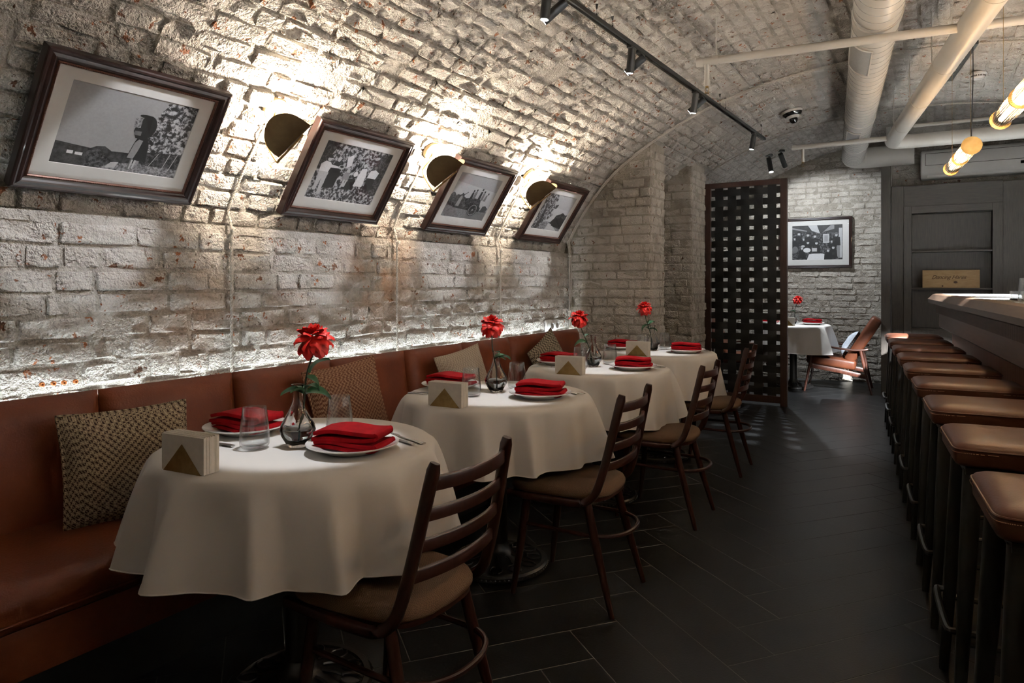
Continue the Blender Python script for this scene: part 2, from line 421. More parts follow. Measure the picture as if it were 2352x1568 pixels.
# ---- brick templates: unit brick, length x, course y, front face about z = 0, back at z = -1
def brick_template(seed):
    rnd = random.Random(seed)
    xs = [-.5, -.455, -.16, .15, .455, .5]; ys = [-.5, -.40, .02, .40, .5]
    nx, ny = len(xs), len(ys); vs = []
    tilt = rnd.uniform(-.22, .22); tilt2 = rnd.uniform(-.25, .25)
    for j, y in enumerate(ys):
        for i, x in enumerate(xs):
            ex = i in (0, nx-1); ey = j in (0, ny-1)
            z = rnd.uniform(-.38, .15) + tilt*x*2*.5 + tilt2*y*.5
            px, py = x, y
            if ex: z -= .30; px *= rnd.uniform(.94, 1.0)
            if ey: z -= .30; py *= rnd.uniform(.88, 1.0)
            if ex and ey: px *= rnd.uniform(.93, 1); py *= rnd.uniform(.85, 1); z -= .15
            if not ex and not ey:
                px += rnd.uniform(-.04, .04); py += rnd.uniform(-.06, .06)
                if rnd.random() < .16: z -= rnd.uniform(.3, .9)
            vs.append((px, py, z))
    fs = [(j*nx+i, j*nx+i+1, (j+1)*nx+i+1, (j+1)*nx+i) for j in range(ny-1) for i in range(nx-1)]
    ring = [i for i in range(nx)] + [j*nx+nx-1 for j in range(1, ny)] + [(ny-1)*nx+i for i in range(nx-2, -1, -1)] + [j*nx for j in range(ny-2, 0, -1)]
    b = len(vs)
    for k in ring: vs.append((vs[k][0]*1.02, vs[k][1]*1.02, -1.6))
    n = len(ring)
    fs += [(ring[k], b+k, b+(k+1) % n, ring[(k+1) % n]) for k in range(n)]
    return np.array(vs), fs
BT = [brick_template(100+i) for i in range(14)]
_bm_cache = {}
def brick_mesh(i, m):
    key = (i, m.name)
    if key not in _bm_cache:
        mb = MB(); mb.add([tuple(v) for v in BT[i][0]], BT[i][1])
        _bm_cache[key] = mb.mesh('brick', m, smooth=50, recalc=True)
    return _bm_cache[key]

CAMP = Vector((0, 0, 1.25)); _a = math.atan(964/1560.0)
CF = Vector((-math.sin(_a), math.cos(_a), 0)); CR = Vector((math.cos(_a), math.sin(_a), 0))
def in_view(p, pad=0.12):
    d = p - CAMP; t = d.dot(CF)
    if t < 0.3: return None
    u = d.dot(CR)/t; v = d.z/t
    if abs(u) > .754+pad or v > .417+pad or v < -.588-pad: return None
    return t

def place_bricks(spec, parent, m, most=300):
    """spec: list of (centre, along, up, normal, length, height, thickness). The `most` largest in view are parts, the rest one part of kind stuff."""
    rank = []
    for k, (c, a, u, n, l, h, th) in enumerate(spec):
        t = in_view(c)
        facing = (CAMP - c).normalized().dot(n)
        rank.append((-(l*h*max(.02, facing)/(t*t)) if t else 1.0, k))
    rank.sort()
    chosen = [k for s, k in rank[:most] if s < 0]
    cs = set(chosen)
    rnd = random.Random(len(spec))
    def mtx(k):
        c, a, u, n, l, h, th = spec[k]
        f = -1 if rnd.random() < .5 else 1
        Mx = Matrix((( f*a.x*l, u.x*h*f, n.x*th, c.x), (f*a.y*l, u.y*h*f, n.y*th, c.y), (f*a.z*l, u.z*h*f, n.z*th, c.z), (0,0,0,1)))
        return Mx
    for k in chosen:
        o = bpy.data.objects.new('brick', brick_mesh(rnd.randrange(len(BT)), m))
        o.matrix_world = mtx(k); link(o, parent)
    V = []; F = []; base = 0
    for k in range(len(spec)):
        if k in cs: continue
        tv, tf = BT[rnd.randrange(len(BT))]
        Mx = np.array(mtx(k)); V.append(tv @ Mx[:3, :3].T + Mx[:3, 3])
        F += [tuple(i+base for i in f) for f in tf]; base += len(tv)
    if V:
        mb = MB(); mb.v = [tuple(p) for p in np.concatenate(V)]; mb.f = F; mb.m = [0]*len(F)
        o = mb.build('brickwork', m, parent, smooth=50, recalc=False); o['kind'] = 'stuff'

def courses(v0, v1, h, rnd, u0, u1, lens, gap=.011):
    """rows of (u_centre, v_centre, length, height)"""
    out = []; v = v0; row = 0
    while v < v1 - .03:
        hh = min(h*rnd.uniform(.94, 1.06), v1-v)
        u = u0 - rnd.uniform(0, .25)
        while u < u1:
            l = rnd.choice(lens)*rnd.uniform(.92, 1.06)
            a, b = max(u, u0), min(u+l, u1)
            if b-a > .05: out.append(((a+b)/2, v+hh/2, b-a-gap, hh-gap))
            u += l
        v += hh; row += 1
    return out

rnd = random.Random(3)
# ---- floor: herringbone slate
floor = MB().box(-3.4, 3.2, -1.6, 10.0, -.14, -.0009).build('floor', M['grout'], smooth=0); tag(floor, kind='structure')
W_T = .193; L_T = W_T*4; ax = math.radians(90+7.0)     # herringbone axis, 7 degrees left of +Y
ang = ax - PI/4
ca, sa = math.cos(ang), math.sin(ang)
O_T = Vector((-.482, 2.679, 0))
g = .0016
tile_me = MB().box(-L_T/2+g, L_T/2-g, -W_T/2+g, W_T/2-g, -.012, 0).mesh('floor_tile', M['tile'], smooth=0, bevel=.0006, segs=1)
for nn in range(-40, 41):
    for mm in range(-9, 10):
        for hv in (0, 1):
            x0, y0 = nn + 4*mm, nn - 4*mm
            cxy = (x0+2, y0+.5) if hv == 0 else (x0+.5, y0+3)
            p = Vector((cxy[0]*W_T*ca - cxy[1]*W_T*sa, cxy[0]*W_T*sa + cxy[1]*W_T*ca, 0)) + O_T
            if not (-2.45 < p.x < .95 and .25 < p.y < 9.55): continue
            if p.x > -.9 and p.y < .7: continue
            inst('floor_tile', tile_me, floor, p + Vector((0, 0, random.uniform(-.0004, .0002))), (0, 0, ang + (PI/2 if hv else 0)))

# ---- vaulted ceiling, near bays
YA, YB = -1.2, 6.95
def vault_obj(name, y0, y1, dz, m):
    mb = MB(); n = len(PV)
    for k in range(n-1):
        a, b = PV[k], PV[k+1]
        mb.add([(a[0], y0, a[1]+dz), (b[0], y0, b[1]+dz), (b[0], y1, b[1]+dz), (a[0], y1, a[1]+dz)], [(0, 1, 2, 3)])
    for k in range(n-1):                                   # outer shell gives it thickness
        a, b = PV[k], PV[k+1]
        mb.add([(a[0]*1.05, y0, a[1]+dz+.22), (b[0]*1.05, y0, b[1]+dz+.22), (b[0]*1.05, y1, b[1]+dz+.22), (a[0]*1.05, y1, a[1]+dz+.22)], [(0, 3, 2, 1)])
        for y in (y0, y1):
            mb.add([(a[0], y, a[1]+dz), (b[0], y, b[1]+dz), (b[0]*1.05, y, b[1]+dz+.22), (a[0]*1.05, y, a[1]+dz+.22)], [(0, 1, 2, 3)])
    o = mb.build(name, m, smooth=60, recalc=False); return tag(o, kind='structure')
ceiling = vault_obj('ceiling', YA, YB, 0, M['mortar'])
spec = []
s_end = vault_s(1.0)
for (uc, vc, l, h) in courses(.012, s_end, .083, rnd, .15, YB, (.245, .245, .125, .125, .13, .12, .17)):
    p, t, n = vault_at(vc); p = p + Vector((0, uc, 0))
    if p.y > 5.24 and p.y < 5.60 and p.x < -1.9: continue
    if p.y > 6.34 and p.x < -1.9: continue
    # relief is strong low on the vault, calmer near the crown
    k = min(1, max(0, (p.x+2.3)/1.6))
    pro = lerp(.024, .010, k)*rnd.uniform(.45, 1.25)
    if rnd.random() < .04: pro = -.012
    a = (Vector((0, 1, 0)) + t*rnd.uniform(-.02, .02)).normalized()
    nn = (n + t*rnd.uniform(-.07, .07) + Vector((0, rnd.uniform(-.06, .06), 0))).normalized()
    spec.append((p + n*pro, a, t, nn, l*rnd.uniform(.95, 1.01), h, lerp(.030, .020, k)))
place_bricks(spec, ceiling, M['brick'])

# ---- vault of the far bay (a little higher)
ceiling2 = vault_obj('ceiling_far_bay', YB, 9.75, .20, M['mortar'])
spec = []
for (uc, vc, l, h) in courses(.3, vault_s(.8), .083, rnd, YB+.02, 9.6, (.245, .245, .125)):
    p, t, n = vault_at(vc); p = p + Vector((0, uc, .20))
    if p.x > -.5 and p.y > 8.7: continue
    spec.append((p + n*rnd.uniform(.004, .014), Vector((0, 1, 0)), t, n, l, h, .02))
place_bricks(spec, ceiling2, M['brick'])

# ---- left wall below the vault, with a narrow ledge
wl = MB().box(-3.0, -2.668, -1.2, 9.75, 0, 1.505).box(-3.0, -2.74, -1.2, 9.75, 1.5, 2.1).build('wall_left', M['mortar'], smooth=0); tag(wl, kind='structure')
spec = []
for (uc, vc, l, h) in courses(.60, 1.50, .086, rnd, .15, 5.25, (.27, .27, .255, .13, .19)):
    pro = .016*rnd.uniform(.4, 1.25)
    n = Vector((1, rnd.uniform(-.04, .04), rnd.uniform(-.05, .05))).normalized()
    spec.append((Vector((-2.668+pro, uc, vc)), Vector((0, 1, 0)), Vector((0, 0, 1)), n, l, h, .022))
place_bricks(spec, wl, M['brick'])

# ---- the two piers
def pier(name, x1, y0, y1, dz=0):
    top = [(x, vault_z(x)+.03) for x in np.linspace(x1, -2.71, 14)]
    poly = [(-2.9, 0), (x1, 0)] + top + [(-2.9, 1.55)]
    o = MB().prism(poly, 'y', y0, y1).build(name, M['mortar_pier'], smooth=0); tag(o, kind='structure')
    spec = []
    for (uc, vc, l, h) in courses(.45, 2.45, .076, rnd, -2.66, x1+.004, (.25, .25, .125, .2), .010):
        if vc+h/2 > vault_z(uc-l*.4)-.01: continue
        n = Vector((rnd.uniform(-.03, .03), -1, rnd.uniform(-.04, .04))).normalized()
        spec.append((Vector((uc, y0-.014*rnd.uniform(.2, 1.3), vc)), Vector((1, 0, 0)), Vector((0, 0, 1)), n, l, h, .016))
    for (uc, vc, l, h) in courses(.45, 2.4, .076, rnd, y0-.006, y1+.004, (.25, .125, .12), .009):
        if vc+h/2 > vault_z(x1)-.01: continue
        n = Vector((1, rnd.uniform(-.04, .04), rnd.uniform(-.04, .04))).normalized()
        spec.append((Vector((x1+.014*rnd.uniform(.2, 1.3), uc, vc)), Vector((0, 1, 0)), Vector((0, 0, 1)), n, l, h, .016))
    place_bricks(spec, o, M['brick_pier']); return o
pier('wall_pier_near', -1.935, 5.255, 5.585)
pier('wall_pier_far', -1.935, 6.37, 6.80)

# ---- far end: brick wall behind the far table, panelled wall behind the bar end, partition
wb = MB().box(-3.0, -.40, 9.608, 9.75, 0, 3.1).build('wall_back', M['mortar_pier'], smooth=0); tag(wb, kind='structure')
spec = []
for (uc, vc, l, h) in courses(.02, 2.98, .077, rnd, -2.6, -.45, (.25, .25, .13, .2), .010):
    if vc+h/2 > vault_z(uc)+.19: continue
    pro = .012*rnd.uniform(.3, 1.3)
    n = Vector((rnd.uniform(-.05, .05), -1, rnd.uniform(-.07, .07))).normalized()
    spec.append((Vector((uc, 9.608-pro, vc)), Vector((1, 0, 0)), Vector((0, 0, 1)), n, l, h, .022))
place_bricks(spec, wb, M['brick_pier'])
wp = MB().box(-.44, -.39, 8.78, 9.75, 0, 3.05).build('wall_partition', M['plaster'], smooth=0); tag(wp, kind='structure')
ws = MB().box(-.40, 2.75, 8.98, 9.75, 0, 3.05).build('wall_bar_end', M['mortar'], smooth=0); tag(ws, kind='structure')
spec = []
for (uc, vc, l, h) in courses(2.28, 2.78, .076, rnd, -.385, .95, (.25, .25, .13), .009):
    spec.append((Vector((uc, 8.98-.006*rnd.uniform(.3, 1.3), vc)), Vector((1, 0, 0)), Vector((0, 0, 1)), Vector((0, -1, 0)), l, h, .016))
place_bricks(spec, ws, M['brick'])
wr = MB().box(2.52, 2.75, -1.2, 9.75, 0, 3.05).build('wall_right', M['plaster'], smooth=0); tag(wr, kind='structure')
wn = MB().box(-3.0, 2.75, -1.35, -1.2, 0, 3.05).build('wall_behind', M['plaster'], smooth=0); tag(wn, kind='structure')

# ================================================================== SEATING ALONG THE WALL
def rbox(x0, x1, y0, y1, z0, z1, name, m, parent, r=.02, segs=3):
    return MB().box(x0, x1, y0, y1, z0, z1).build(name, m, parent, smooth=40, bevel=r, segs=segs)

bq = empty('banquette', (-2.3, 2.7, 0), 0, 'long cognac leather banquette along the whitewashed brick wall', 'banquette')
X0, Y0 = -2.3, 2.7
MB().box(-2.57-X0, -2.14-X0, .18-Y0, 5.215-Y0, 0, .215).build('plinth', M['black_metal'], bq, smooth=0)  # recessed plinth, coloured black for the shade under the seat
MB().box(-2.57-X0, -2.005-X0, .18-Y0, 5.215-Y0, .215, .36).build('base', M['leather'], bq, smooth=30, bevel=.012)
# seat: one long upholstered pad with a rounded front edge
prof = [(-2.55,.355),(-2.0,.355),(-1.985,.365),(-1.978,.385),(-1.975,.42),(-1.978,.437),(-1.988,.452),(-2.005,.461),(-2.03,.466),(-2.10,.470),(-2.3,.468),(-2.45,.462),(-2.55,.455)]
MB().prism([(x-X0, z) for x, z in prof], 'y', .18-Y0, 5.215-Y0).build('seat', M['leather'], bq, smooth=50)
MB().tube([(-1.974-X0, .18-Y0, .385), (-1.974-X0, 5.215-Y0, .385)], .004, 8).build('piping', M['leather'], bq)
def back_panel(y0, y1):
    me = MB(); n = 14; nv = 12
    def P(i, j):
        u = i/(n-1); v = j/(nv-1)
        y = lerp(y0+.002, y1-.002, u); 
        ex = min(u, 1-u)*(y1-y0)/.035; ev = min(v+.3, 1-v)*.42/.035
        k = math.sqrt(max(0, 1-(1-min(1, ex))**2))*math.sqrt(max(0, 1-(1-min(1, ev))**2))
        z = lerp(.45, .865, v)
        return (lerp(-2.478, -2.535, v)+.038*k-.035 - X0 + .004*math.sin(u*9+y0*7)*k, y-Y0, z)
    me.grid(P, n, nv)
    b = len(me.v)
    # back and rim
    def Q(i, j): 
        p = P(i, j); return (-2.575-X0, p[1], p[2])
    me.grid(Q, n, nv)
    idx = lambda i, j: j*n+i
    for i in range(n-1):
        me.f += [(idx(i,nv-1), idx(i+1,nv-1), b+idx(i+1,nv-1), b+idx(i,nv-1)), (idx(i+1,0), idx(i,0), b+idx(i,0), b+idx(i+1,0))]; me.m += [0, 0]
    for j in range(nv-1):
        me.f += [(idx(0,j), idx(0,j+1), b+idx(0,j+1), b+idx(0,j)), (idx(n-1,j+1), idx(n-1,j), b+idx(n-1,j), b+idx(n-1,j+1))]; me.m += [0, 0]
    me.build('back_panel', M['leather'], bq, smooth=60)
ed = [.185, .745, 1.305, 1.86, 2.42, 2.98, 3.54, 4.10, 4.66, 5.21]
for a, b in zip(ed[:-1], ed[1:]): back_panel(a, b)
MB().box(-2.585-X0, -2.575-X0, .18-Y0, 5.215-Y0, .40, .84).build('back_board', M['black_metal'], bq, smooth=0)
MB().box(-2.600-X0, -2.588-X0, .20-Y0, 5.20-Y0, .760, .772).build('light_strip', M['led'], bq, smooth=0)

def pillow(name, w, h, th, m, loc, rot, label, group=None, mback=None):
    t = empty(name, loc, 0, label, 'cushion', group); t.rotation_euler = rot
    n = 26
    def out(u, v):
        x = u*w/2*(1-.055*(1-v*v)**1.0*abs(u)); y = v*h/2*(1-.055*(1-u*u)*abs(v)); return x, y
    def face(sgn):
        def P(i, j):
            u = -1+2*i/(n-1); v = -1+2*j/(n-1)
            k = ((1-abs(u)**2.6)*(1-abs(v)**2.6))**.55
            x, y = out(u, v)
            wr = .004*math.sin(7*u+4*v)*math.sin(5*v-3*u)*k
            return (x, y, sgn*(th/2*k+wr))
        return P
    mb = MB().grid(face(1), n, n); mb.build('cover', m, t, smooth=80, recalc=False)
    mb2 = MB().grid(face(-1), n, n); mb2.f = [tuple(reversed(f)) for f in mb2.f]
    mb2.build('back_cover', mback or m, t, smooth=80, recalc=False)
    path = []
    for k in range(4*(n-1)):
        s, q = divmod(k, n-1); a = -1+2*q/(n-1)
        u, v = [(a, -1), (1, a), (-a, 1), (-1, -a)][s]; path.append((*out(u, v), 0))
    MB().tube(path, .005, 6, closed=True).build('piping', mback or m, t)
    return t
# local z of a pillow faces the room (+X), local y up
def prot(yaw=0, lean=12, roll=0):
    R_ = Matrix.Rotation(math.radians(yaw), 3, 'Z') @ Matrix(((0,0,1),(1,0,0),(0,1,0))) @ Matrix.Rotation(math.radians(-lean), 3, 'X') @ Matrix.Rotation(math.radians(roll), 3, 'Z')
    return R_.to_euler()
CG = 'cushions on the leather banquette'
pillow('scatter_cushion', .40, .37, .13, M['fab_1'], (-2.33, 1.285, .640), prot(-14, 14, 1), 'brown and cream dogtooth cushion nearest the camera on the banquette', CG)
pillow('scatter_cushion', .42, .41, .13, M['fab_2'], (-2.36, 2.345, .665), prot(-8, 14, 6), 'rust and cream dogtooth cushion behind the rose of the nearest table', CG)
pillow('scatter_cushion', .40, .40, .13, M['fab_3'], (-2.36, 3.30, .655), prot(-6, 15, 8), 'pale beige cushion on the banquette behind the second table', CG)
pillow('scatter_cushion', .40, .40, .13, M['fab_4'], (-2.36, 4.36, .66), prot(-4, 15, 24), 'dark checked cushion tipped on one corner at the far end of the banquette', CG)

# ================================================================== TABLES
TZ = .755
TABLES = [(-1.66, 1.44), (-1.65, 2.55), (-1.665, 3.665), (-1.695, 4.745), (-1.42, 8.75)]
TNAME = ['nearest', 'second', 'third', 'fourth', 'far']
def pedestal_table(loc, label):
    t = empty('pedestal_table', (*loc, 0), 0, label, 'table', 'round pedestal tables')
    MB().lathe([(0, .728), (.40, .728), (.405, .733), (.405, .747), (.40, .752), (0, .752)], 48).build('table_top', M['oak'], t)
    MB().lathe([(0,.10),(.044,.10),(.043,.12),(.040,.40),(.042,.69),(.09,.71),(.10,.728),(0,.728)], 24).build('column', M['black_iron'], t)
    # cast base: raised rim, domed middle, scrolled leaf relief
    MB().lathe([(0,0),(.215,0),(.222,.006),(.222,.022),(.214,.030),(.196,.030),(.190,.024),(.13,.030),(.075,.050),(.052,.075),(.044,.10),(0,.10)], 64).build('base', M['black_iron'], t)
    sc = MB()
    for k in range(12):
        a = 2*PI*k/12
        for sgn in (1, -1):
            pts = []
            for q in range(15):
                w_ = q/14; th_ = w_*4.2; r_ = .021*(1-w_*.75)
                pts.append((.158 + r_*math.cos(th_)*1.4 - .02*w_, sgn*(.022 + r_*math.sin(th_) - .012)))
            path = [((p[0])*math.cos(a)-p[1]*math.sin(a), (p[0])*math.sin(a)+p[1]*math.cos(a), .031+.02*max(0, (.15-p[0])/.1)) for p in pts]
            sc.tube(path, .0035, 5)
        p2 = [(.07+.012*q, .006*math.sin(q*.6)) for q in range(6)]
        sc.tube([(x*math.cos(a)-y*math.sin(a), x*math.sin(a)+y*math.cos(a), .056-.2*(x-.07)) for x, y in p2], .0045, 5)
    sc.build('scroll_relief', M['black_iron'], t)
    bd = MB()
    for k in range(72):
        a = 2*PI*k/72; c = (.222*math.cos(a), .222*math.sin(a), .014)
        bd.lathe([(0, -.005), (.005, 0), (0, .005)], 6, c)
    bd.build('bead_edge', M['black_iron'], t)['kind'] = 'stuff'
    return t

def tablecloth(loc, seed, label, ridges, drop=.30):
    rnd = random.Random(seed); R = .414; NA = 288; NV = 26
    rs = [(a+rnd.uniform(-.04, .04), rnd.uniform(.45, 1.2), rnd.uniform(.09, .21)) for a in ridges]
    def ridge(a):
        s = 0
        for (b, w_, q) in rs:
            d = abs((a-b+PI) % (2*PI)-PI); s = max(s, w_*math.exp(-(d/q)**1.35))
        return s
    def P(i, j):
        a = 2*PI*i/NA; f = ridge(a)
        if j < 9:
            r = (R-.012)*j/8.0
            return (r*math.cos(a), r*math.sin(a), TZ+.0005)
        s = (j-8)/(NV-9); e = min(1, s/.07)
        ss = max(0, s-.05)/.95
        fold = f*(ss**.62)
        r = R - .012 + .012*math.sin(e*PI/2) + .098*fold - .012*(1-f)*math.sin(min(1, ss*1.6)*PI*.5) + .018*ss + .003*math.sin(a*29+seed)*ss
        d = (.012*(1-math.cos(e*PI/2)) if s < .07 else .012 + (drop-.012)*(s-.07)/.93)
        z = TZ - d*(1-.03*fold + .035*math.sin(2*a+seed))
        tw = .05*math.sin(a*4+seed)*ss
        return (r*math.cos(a+tw), r*math.sin(a+tw), z)
    mb = MB()
    vs = [(0, 0, TZ+.0005)] + [P(i, j) for j in range(1, NV) for i in range(NA)]
    fs = [(0, 1+i, 1+(i+1) % NA) for i in range(NA)]
    for j in range(NV-2):
        for i in range(NA):
            i2 = (i+1) % NA; fs.append((1+j*NA+i, 1+(j+1)*NA+i, 1+(j+1)*NA+i2, 1+j*NA+i2))
    mb.add(vs, fs)
    # hem: small rolled edge
    hem = MB().tube([vs[1+(NV-2)*NA+i] for i in range(NA)], .0022, 5, closed=True)
    o = mb.build('tablecloth', M['cloth'], smooth=80)
    o.location = (*loc, 0); tag(o, label, 'tablecloth', 'round white tablecloths')
    hem.build('hem', M['cloth'], o)
    return o

def plate(loc, label):
    o = MB().lathe([(0,.006),(.055,.006),(.075,.007),(.085,.012),(.095,.018),(.132,.026),(.135,.0275),(.136,.026),(.134,.023),(.10,.013),(.085,.004),(.078,0),(.070,0),(.068,.003),(0,.003)], 56).build('dinner_plate', M['porcelain'], smooth=50)
    o.location = loc; return tag(o, label, 'plate', 'white dinner plates')

def folded_napkin(loc, rz, label, lift=1.0):
    """linen napkin folded in thick layers, one end lifted and rolled"""
    t = empty('folded_napkin', loc, rz, label, 'napkin', 'folded red napkins')
    def fold(name, x0, x1, z0, gap, w, lift, skew, th=.0112):
        # one doubled layer: out along the bottom, round the fold at x1, back along the top
        pts = []
        n_ = 12
        for k in range(n_+1):
            u = k/n_; pts.append((lerp(x0, x1, u), 0, z0 + .004*math.sin(u*6) + lift*u*u*.5))
        zc = pts[-1][2]
        for k in range(1, 8):
            a = -PI/2 + PI*k/8; pts.append((x1 + gap*.55*math.cos(a), 0, zc + gap/2 + gap/2*math.sin(a)))
        for k in range(n_+1):
            u = 1-k/n_; pts.append((lerp(x0+.006, x1, u), 0, z0 + gap + .005*math.sin(u*5+.6) + lift*(u*u*.5+.5*math.sin(u*PI))))
        def sec(i, m): 
            y = w/2*(1-.03*math.sin(i*.9)); return [(-th/2, -y), (-th/2, -y*.4), (-th/2, y*.4), (-th/2, y), (0, y+.002), (th/2, y), (th/2, y*.4), (th/2, -y*.4), (th/2, -y), (0, -y-.002)]
        o = MB().sweep(pts, sec, up=(0, 1, 0)).build(name, M['napkin'], t, smooth=50); o.rotation_euler = (0, 0, skew); return o
    fold('lower_fold', -.104, .092, .0085, .0125, .122, .004, -.03)
    fold('upper_fold', -.106, .086, .0325, .014, .118, .016*lift, .05)
    return t

def tumbler(loc, label):
    mb = MB().lathe([(0,.0),(.030,0),(.036,.003),(.0425,.012),(.0435,.03),(.0405,.07),(.0345,.122),(.0338,.1235),(.0330,.122),(.0388,.07),(.0415,.03),(.0395,.016),(.03,.011),(0,.010)], 40)
    o = mb.build('water_tumbler', M['tumbler'], smooth=60); o.location = loc
    return tag(o, label, 'glass', 'clear water tumblers')

def vase(loc, label):
    t = empty('glass_vase', loc, 0, label, 'vase', 'single stem vases')
    def fac(a, k): return 1 + (.045*math.sin(6*a+k*.55) if 2 < k < 9 else 0)
    out = [(0,0),(.026,0),(.030,.004),(.034,.012),(.047,.035),(.0515,.052),(.047,.068),(.034,.092),(.022,.115),(.0155,.140),(.0145,.165),(.0165,.182),(.0195,.187)]
    inn = [(.0175,.186),(.0145,.180),(.0125,.163),(.0135,.140),(.0195,.114),(.0315,.090),(.044,.066),(.048,.052),(.0435,.036),(.030,.014),(0,.010)]
    MB().lathe(out+inn, 48, rad=lambda a, k: fac(a, k) if k < 13 else 1).build('body', M['glass'], t, smooth=60)
    MB().lathe([(0,.0105),(.029,.0145),(.0425,.036),(.0470,.052),(.0465,.056),(0,.056)], 40).build('water', M['water'], t, smooth=60)
    return t

# rose: petals are separate pieces
def petal_mesh(w, l, curl, seed):
    rnd = random.Random(seed); nu, nv = 5, 6
    def P(i, j):
        u = -1+2*i/(nu-1); v = j/(nv-1)
        ww = w*math.sin(PI*min(.93, .18+v*.78))**.8*(1 if v < .98 else .3)
        x = u*ww; y = l*v
        z = curl*l*(v**2)*.9 - .35*w*(1-u*u)*(1-v*.3) + rnd.uniform(-.06, .06)*w
        if v > .8: z += curl*l*.35*(abs(u))
        return (x, y, z)
    return MB().grid(P, nu, nv).mesh('petal', M['rose'], smooth=80, recalc=False)
PET = [petal_mesh(.0165, .036, .30, 1), petal_mesh(.0155, .034, .45, 2), petal_mesh(.0135, .030, .2, 3), petal_mesh(.010, .024, -.1, 4)]
def leaf_mesh():
    def P(i, j):
        u = -1+2*i/4; v = j/8
        w_ = .021*math.sin(PI*v**.8)**.9 + .0004
        return (u*w_, .068*v, -.010*(1-abs(u))*1.0 + .012*math.sin(v*2.6) - .02*v*v)
    return MB().grid(P, 5, 9).mesh('leaf', M['leaf'], smooth=80, recalc=False)
LEAF = leaf_mesh()
def rose(base, head, label, leaves, size=1.0, seed=0):
    """base: where the stem stands in the vase, head: centre of the bloom"""
    rnd = random.Random(seed)
    t = empty('rose', base, 0, label, 'flower', 'red roses in vases')
    H = Vector(head) - Vector(base)
    path = bez([(0, 0, 0), (H.x*.30+.004, H.y*.3, H.z*.33), (H.x*.62-.006, H.y*.62, H.z*.64), tuple(H - Vector((0, 0, .035)))], 6)
    MB().tube(path, .0028, 8, up=(0, 1, 0)).build('stem', M['stem'], t)
    MB().lathe([(0,-.042),(.006,-.040),(.010,-.03),(.012,-.02),(.008,-.008),(0,-.006)], 10, tuple(H)).build('calyx', M['leaf'], t)
    N = 64
    for k in range(N):
        f = k/(N-1); ga = k*2.39996+rnd.uniform(-.15, .15)
        el = lerp(1.45, -1.0, f**.9)                   # inner petals stand up, outer ones fall back
        pm = PET[3 if f < .2 else 2 if f < .45 else 1 if f < .75 else 0]
        d = Vector((math.cos(ga)*math.cos(el), math.sin(ga)*math.cos(el), math.sin(el)))
        side = Vector((-math.sin(ga), math.cos(ga), 0)); nrm = side.cross(d)
        nrm = nrm if nrm.z > 0 else nrm
        Mx = Matrix(((side.x, d.x, nrm.x), (side.y, d.y, nrm.y), (side.z, d.z, nrm.z)))
        Mx = Mx @ Matrix.Rotation(rnd.uniform(-.6, .6), 3, 'Y') @ Matrix.Rotation(rnd.uniform(-.1, .55), 3, 'X')
        o = bpy.data.objects.new('petal', pm)
        s = size*rnd.uniform(.9, 1.12)
        o.matrix_world = Matrix.Translation(H + d*(.016+.006*f)) @ Mx.to_4x4() @ Matrix.Scale(s, 4)
        link(o, t)
    for (f, az, tilt, s) in leaves:
        p = path[min(len(path)-1, int(f*(len(path)-1)))]
        R_ = Matrix.Rotation(az, 4, 'Z') @ Matrix.Rotation(tilt, 4, 'X') @ Matrix.Rotation(rnd.uniform(-.4, .4), 4, 'Y')
        o = bpy.data.objects.new('leaf', LEAF); o.matrix_world = Matrix.Translation(p) @ R_ @ Matrix.Scale(s, 4); link(o, t)
    return t

def napkin_holder(loc, rz, label):
    t = empty('napkin_holder', loc, rz, label, 'napkin holder', 'brass napkin holders')
    # brass: folded strip with triangular front and back
    mb = MB()
    for y in (-.026, .0245):
        mb.prism([(-.070, 0), (.070, 0), (0, .074)], 'y', y, y+.0015)
    mb.box(-.070, .070, -.026, .026, 0, .0015)
    mb.build('brass_body', M['brass'], t, smooth=0)
    for k in range(15):
        y = -.0236 + k*.0033
        dz = random.uniform(-.0015, .0015); dx = random.uniform(-.001, .001)
        MB().box(-.079+dx, .079+dx, y, y+.0029, .0016, .097+dz).build('paper_napkin', M['paper'], t, smooth=0)
    return t

def knife(loc, rz, label):
    t = empty('table_knife', loc, rz, label, 'cutlery', 'table cutlery')
    MB().sweep([(-.105,0,.004),(-.09,0,.005),(-.02,0,.004),(0,0,.003)], lambda i, n: [(.009*math.cos(2*PI*k/10)*(1, 1, .75, .6)[i], .0035*math.sin(2*PI*k/10)) for k in range(10)]).build('handle', M['steel'], t)
    MB().prism([(0,-.006),(.02,-.009),(.085,-.010),(.105,-.004),(.108,.004),(.10,.006),(0,.005)], 'z', .002, .0035).build('blade', M['steel'], t, smooth=0)
    return t
def fork(loc, rz, label):
    t = empty('table_fork', loc, rz, label, 'cutlery', 'table cutlery')
    MB().sweep([(-.105,0,.003),(-.09,0,.004),(-.03,0,.003),(.03,0,.004)], lambda i, n: [(.009*math.cos(2*PI*k/10)*(1, 1, .45, .4)[i], .0022*math.sin(2*PI*k/10)) for k in range(10)]).build('handle', M['steel'], t)
    MB().prism([(.028,-.005),(.045,-.0115),(.058,-.0125),(.058,.0125),(.045,.0115),(.028,.005)], 'z', .003, .005).build('head', M['steel'], t, smooth=0)
    for k in range(4):
        y = -.0102+k*.0068
        MB().tube([(.056, y, .004), (.075, y, .0025), (.092, y, .006)], [.0016, .0015, .0008], 6).build('tine', M['steel'], t)
    return t

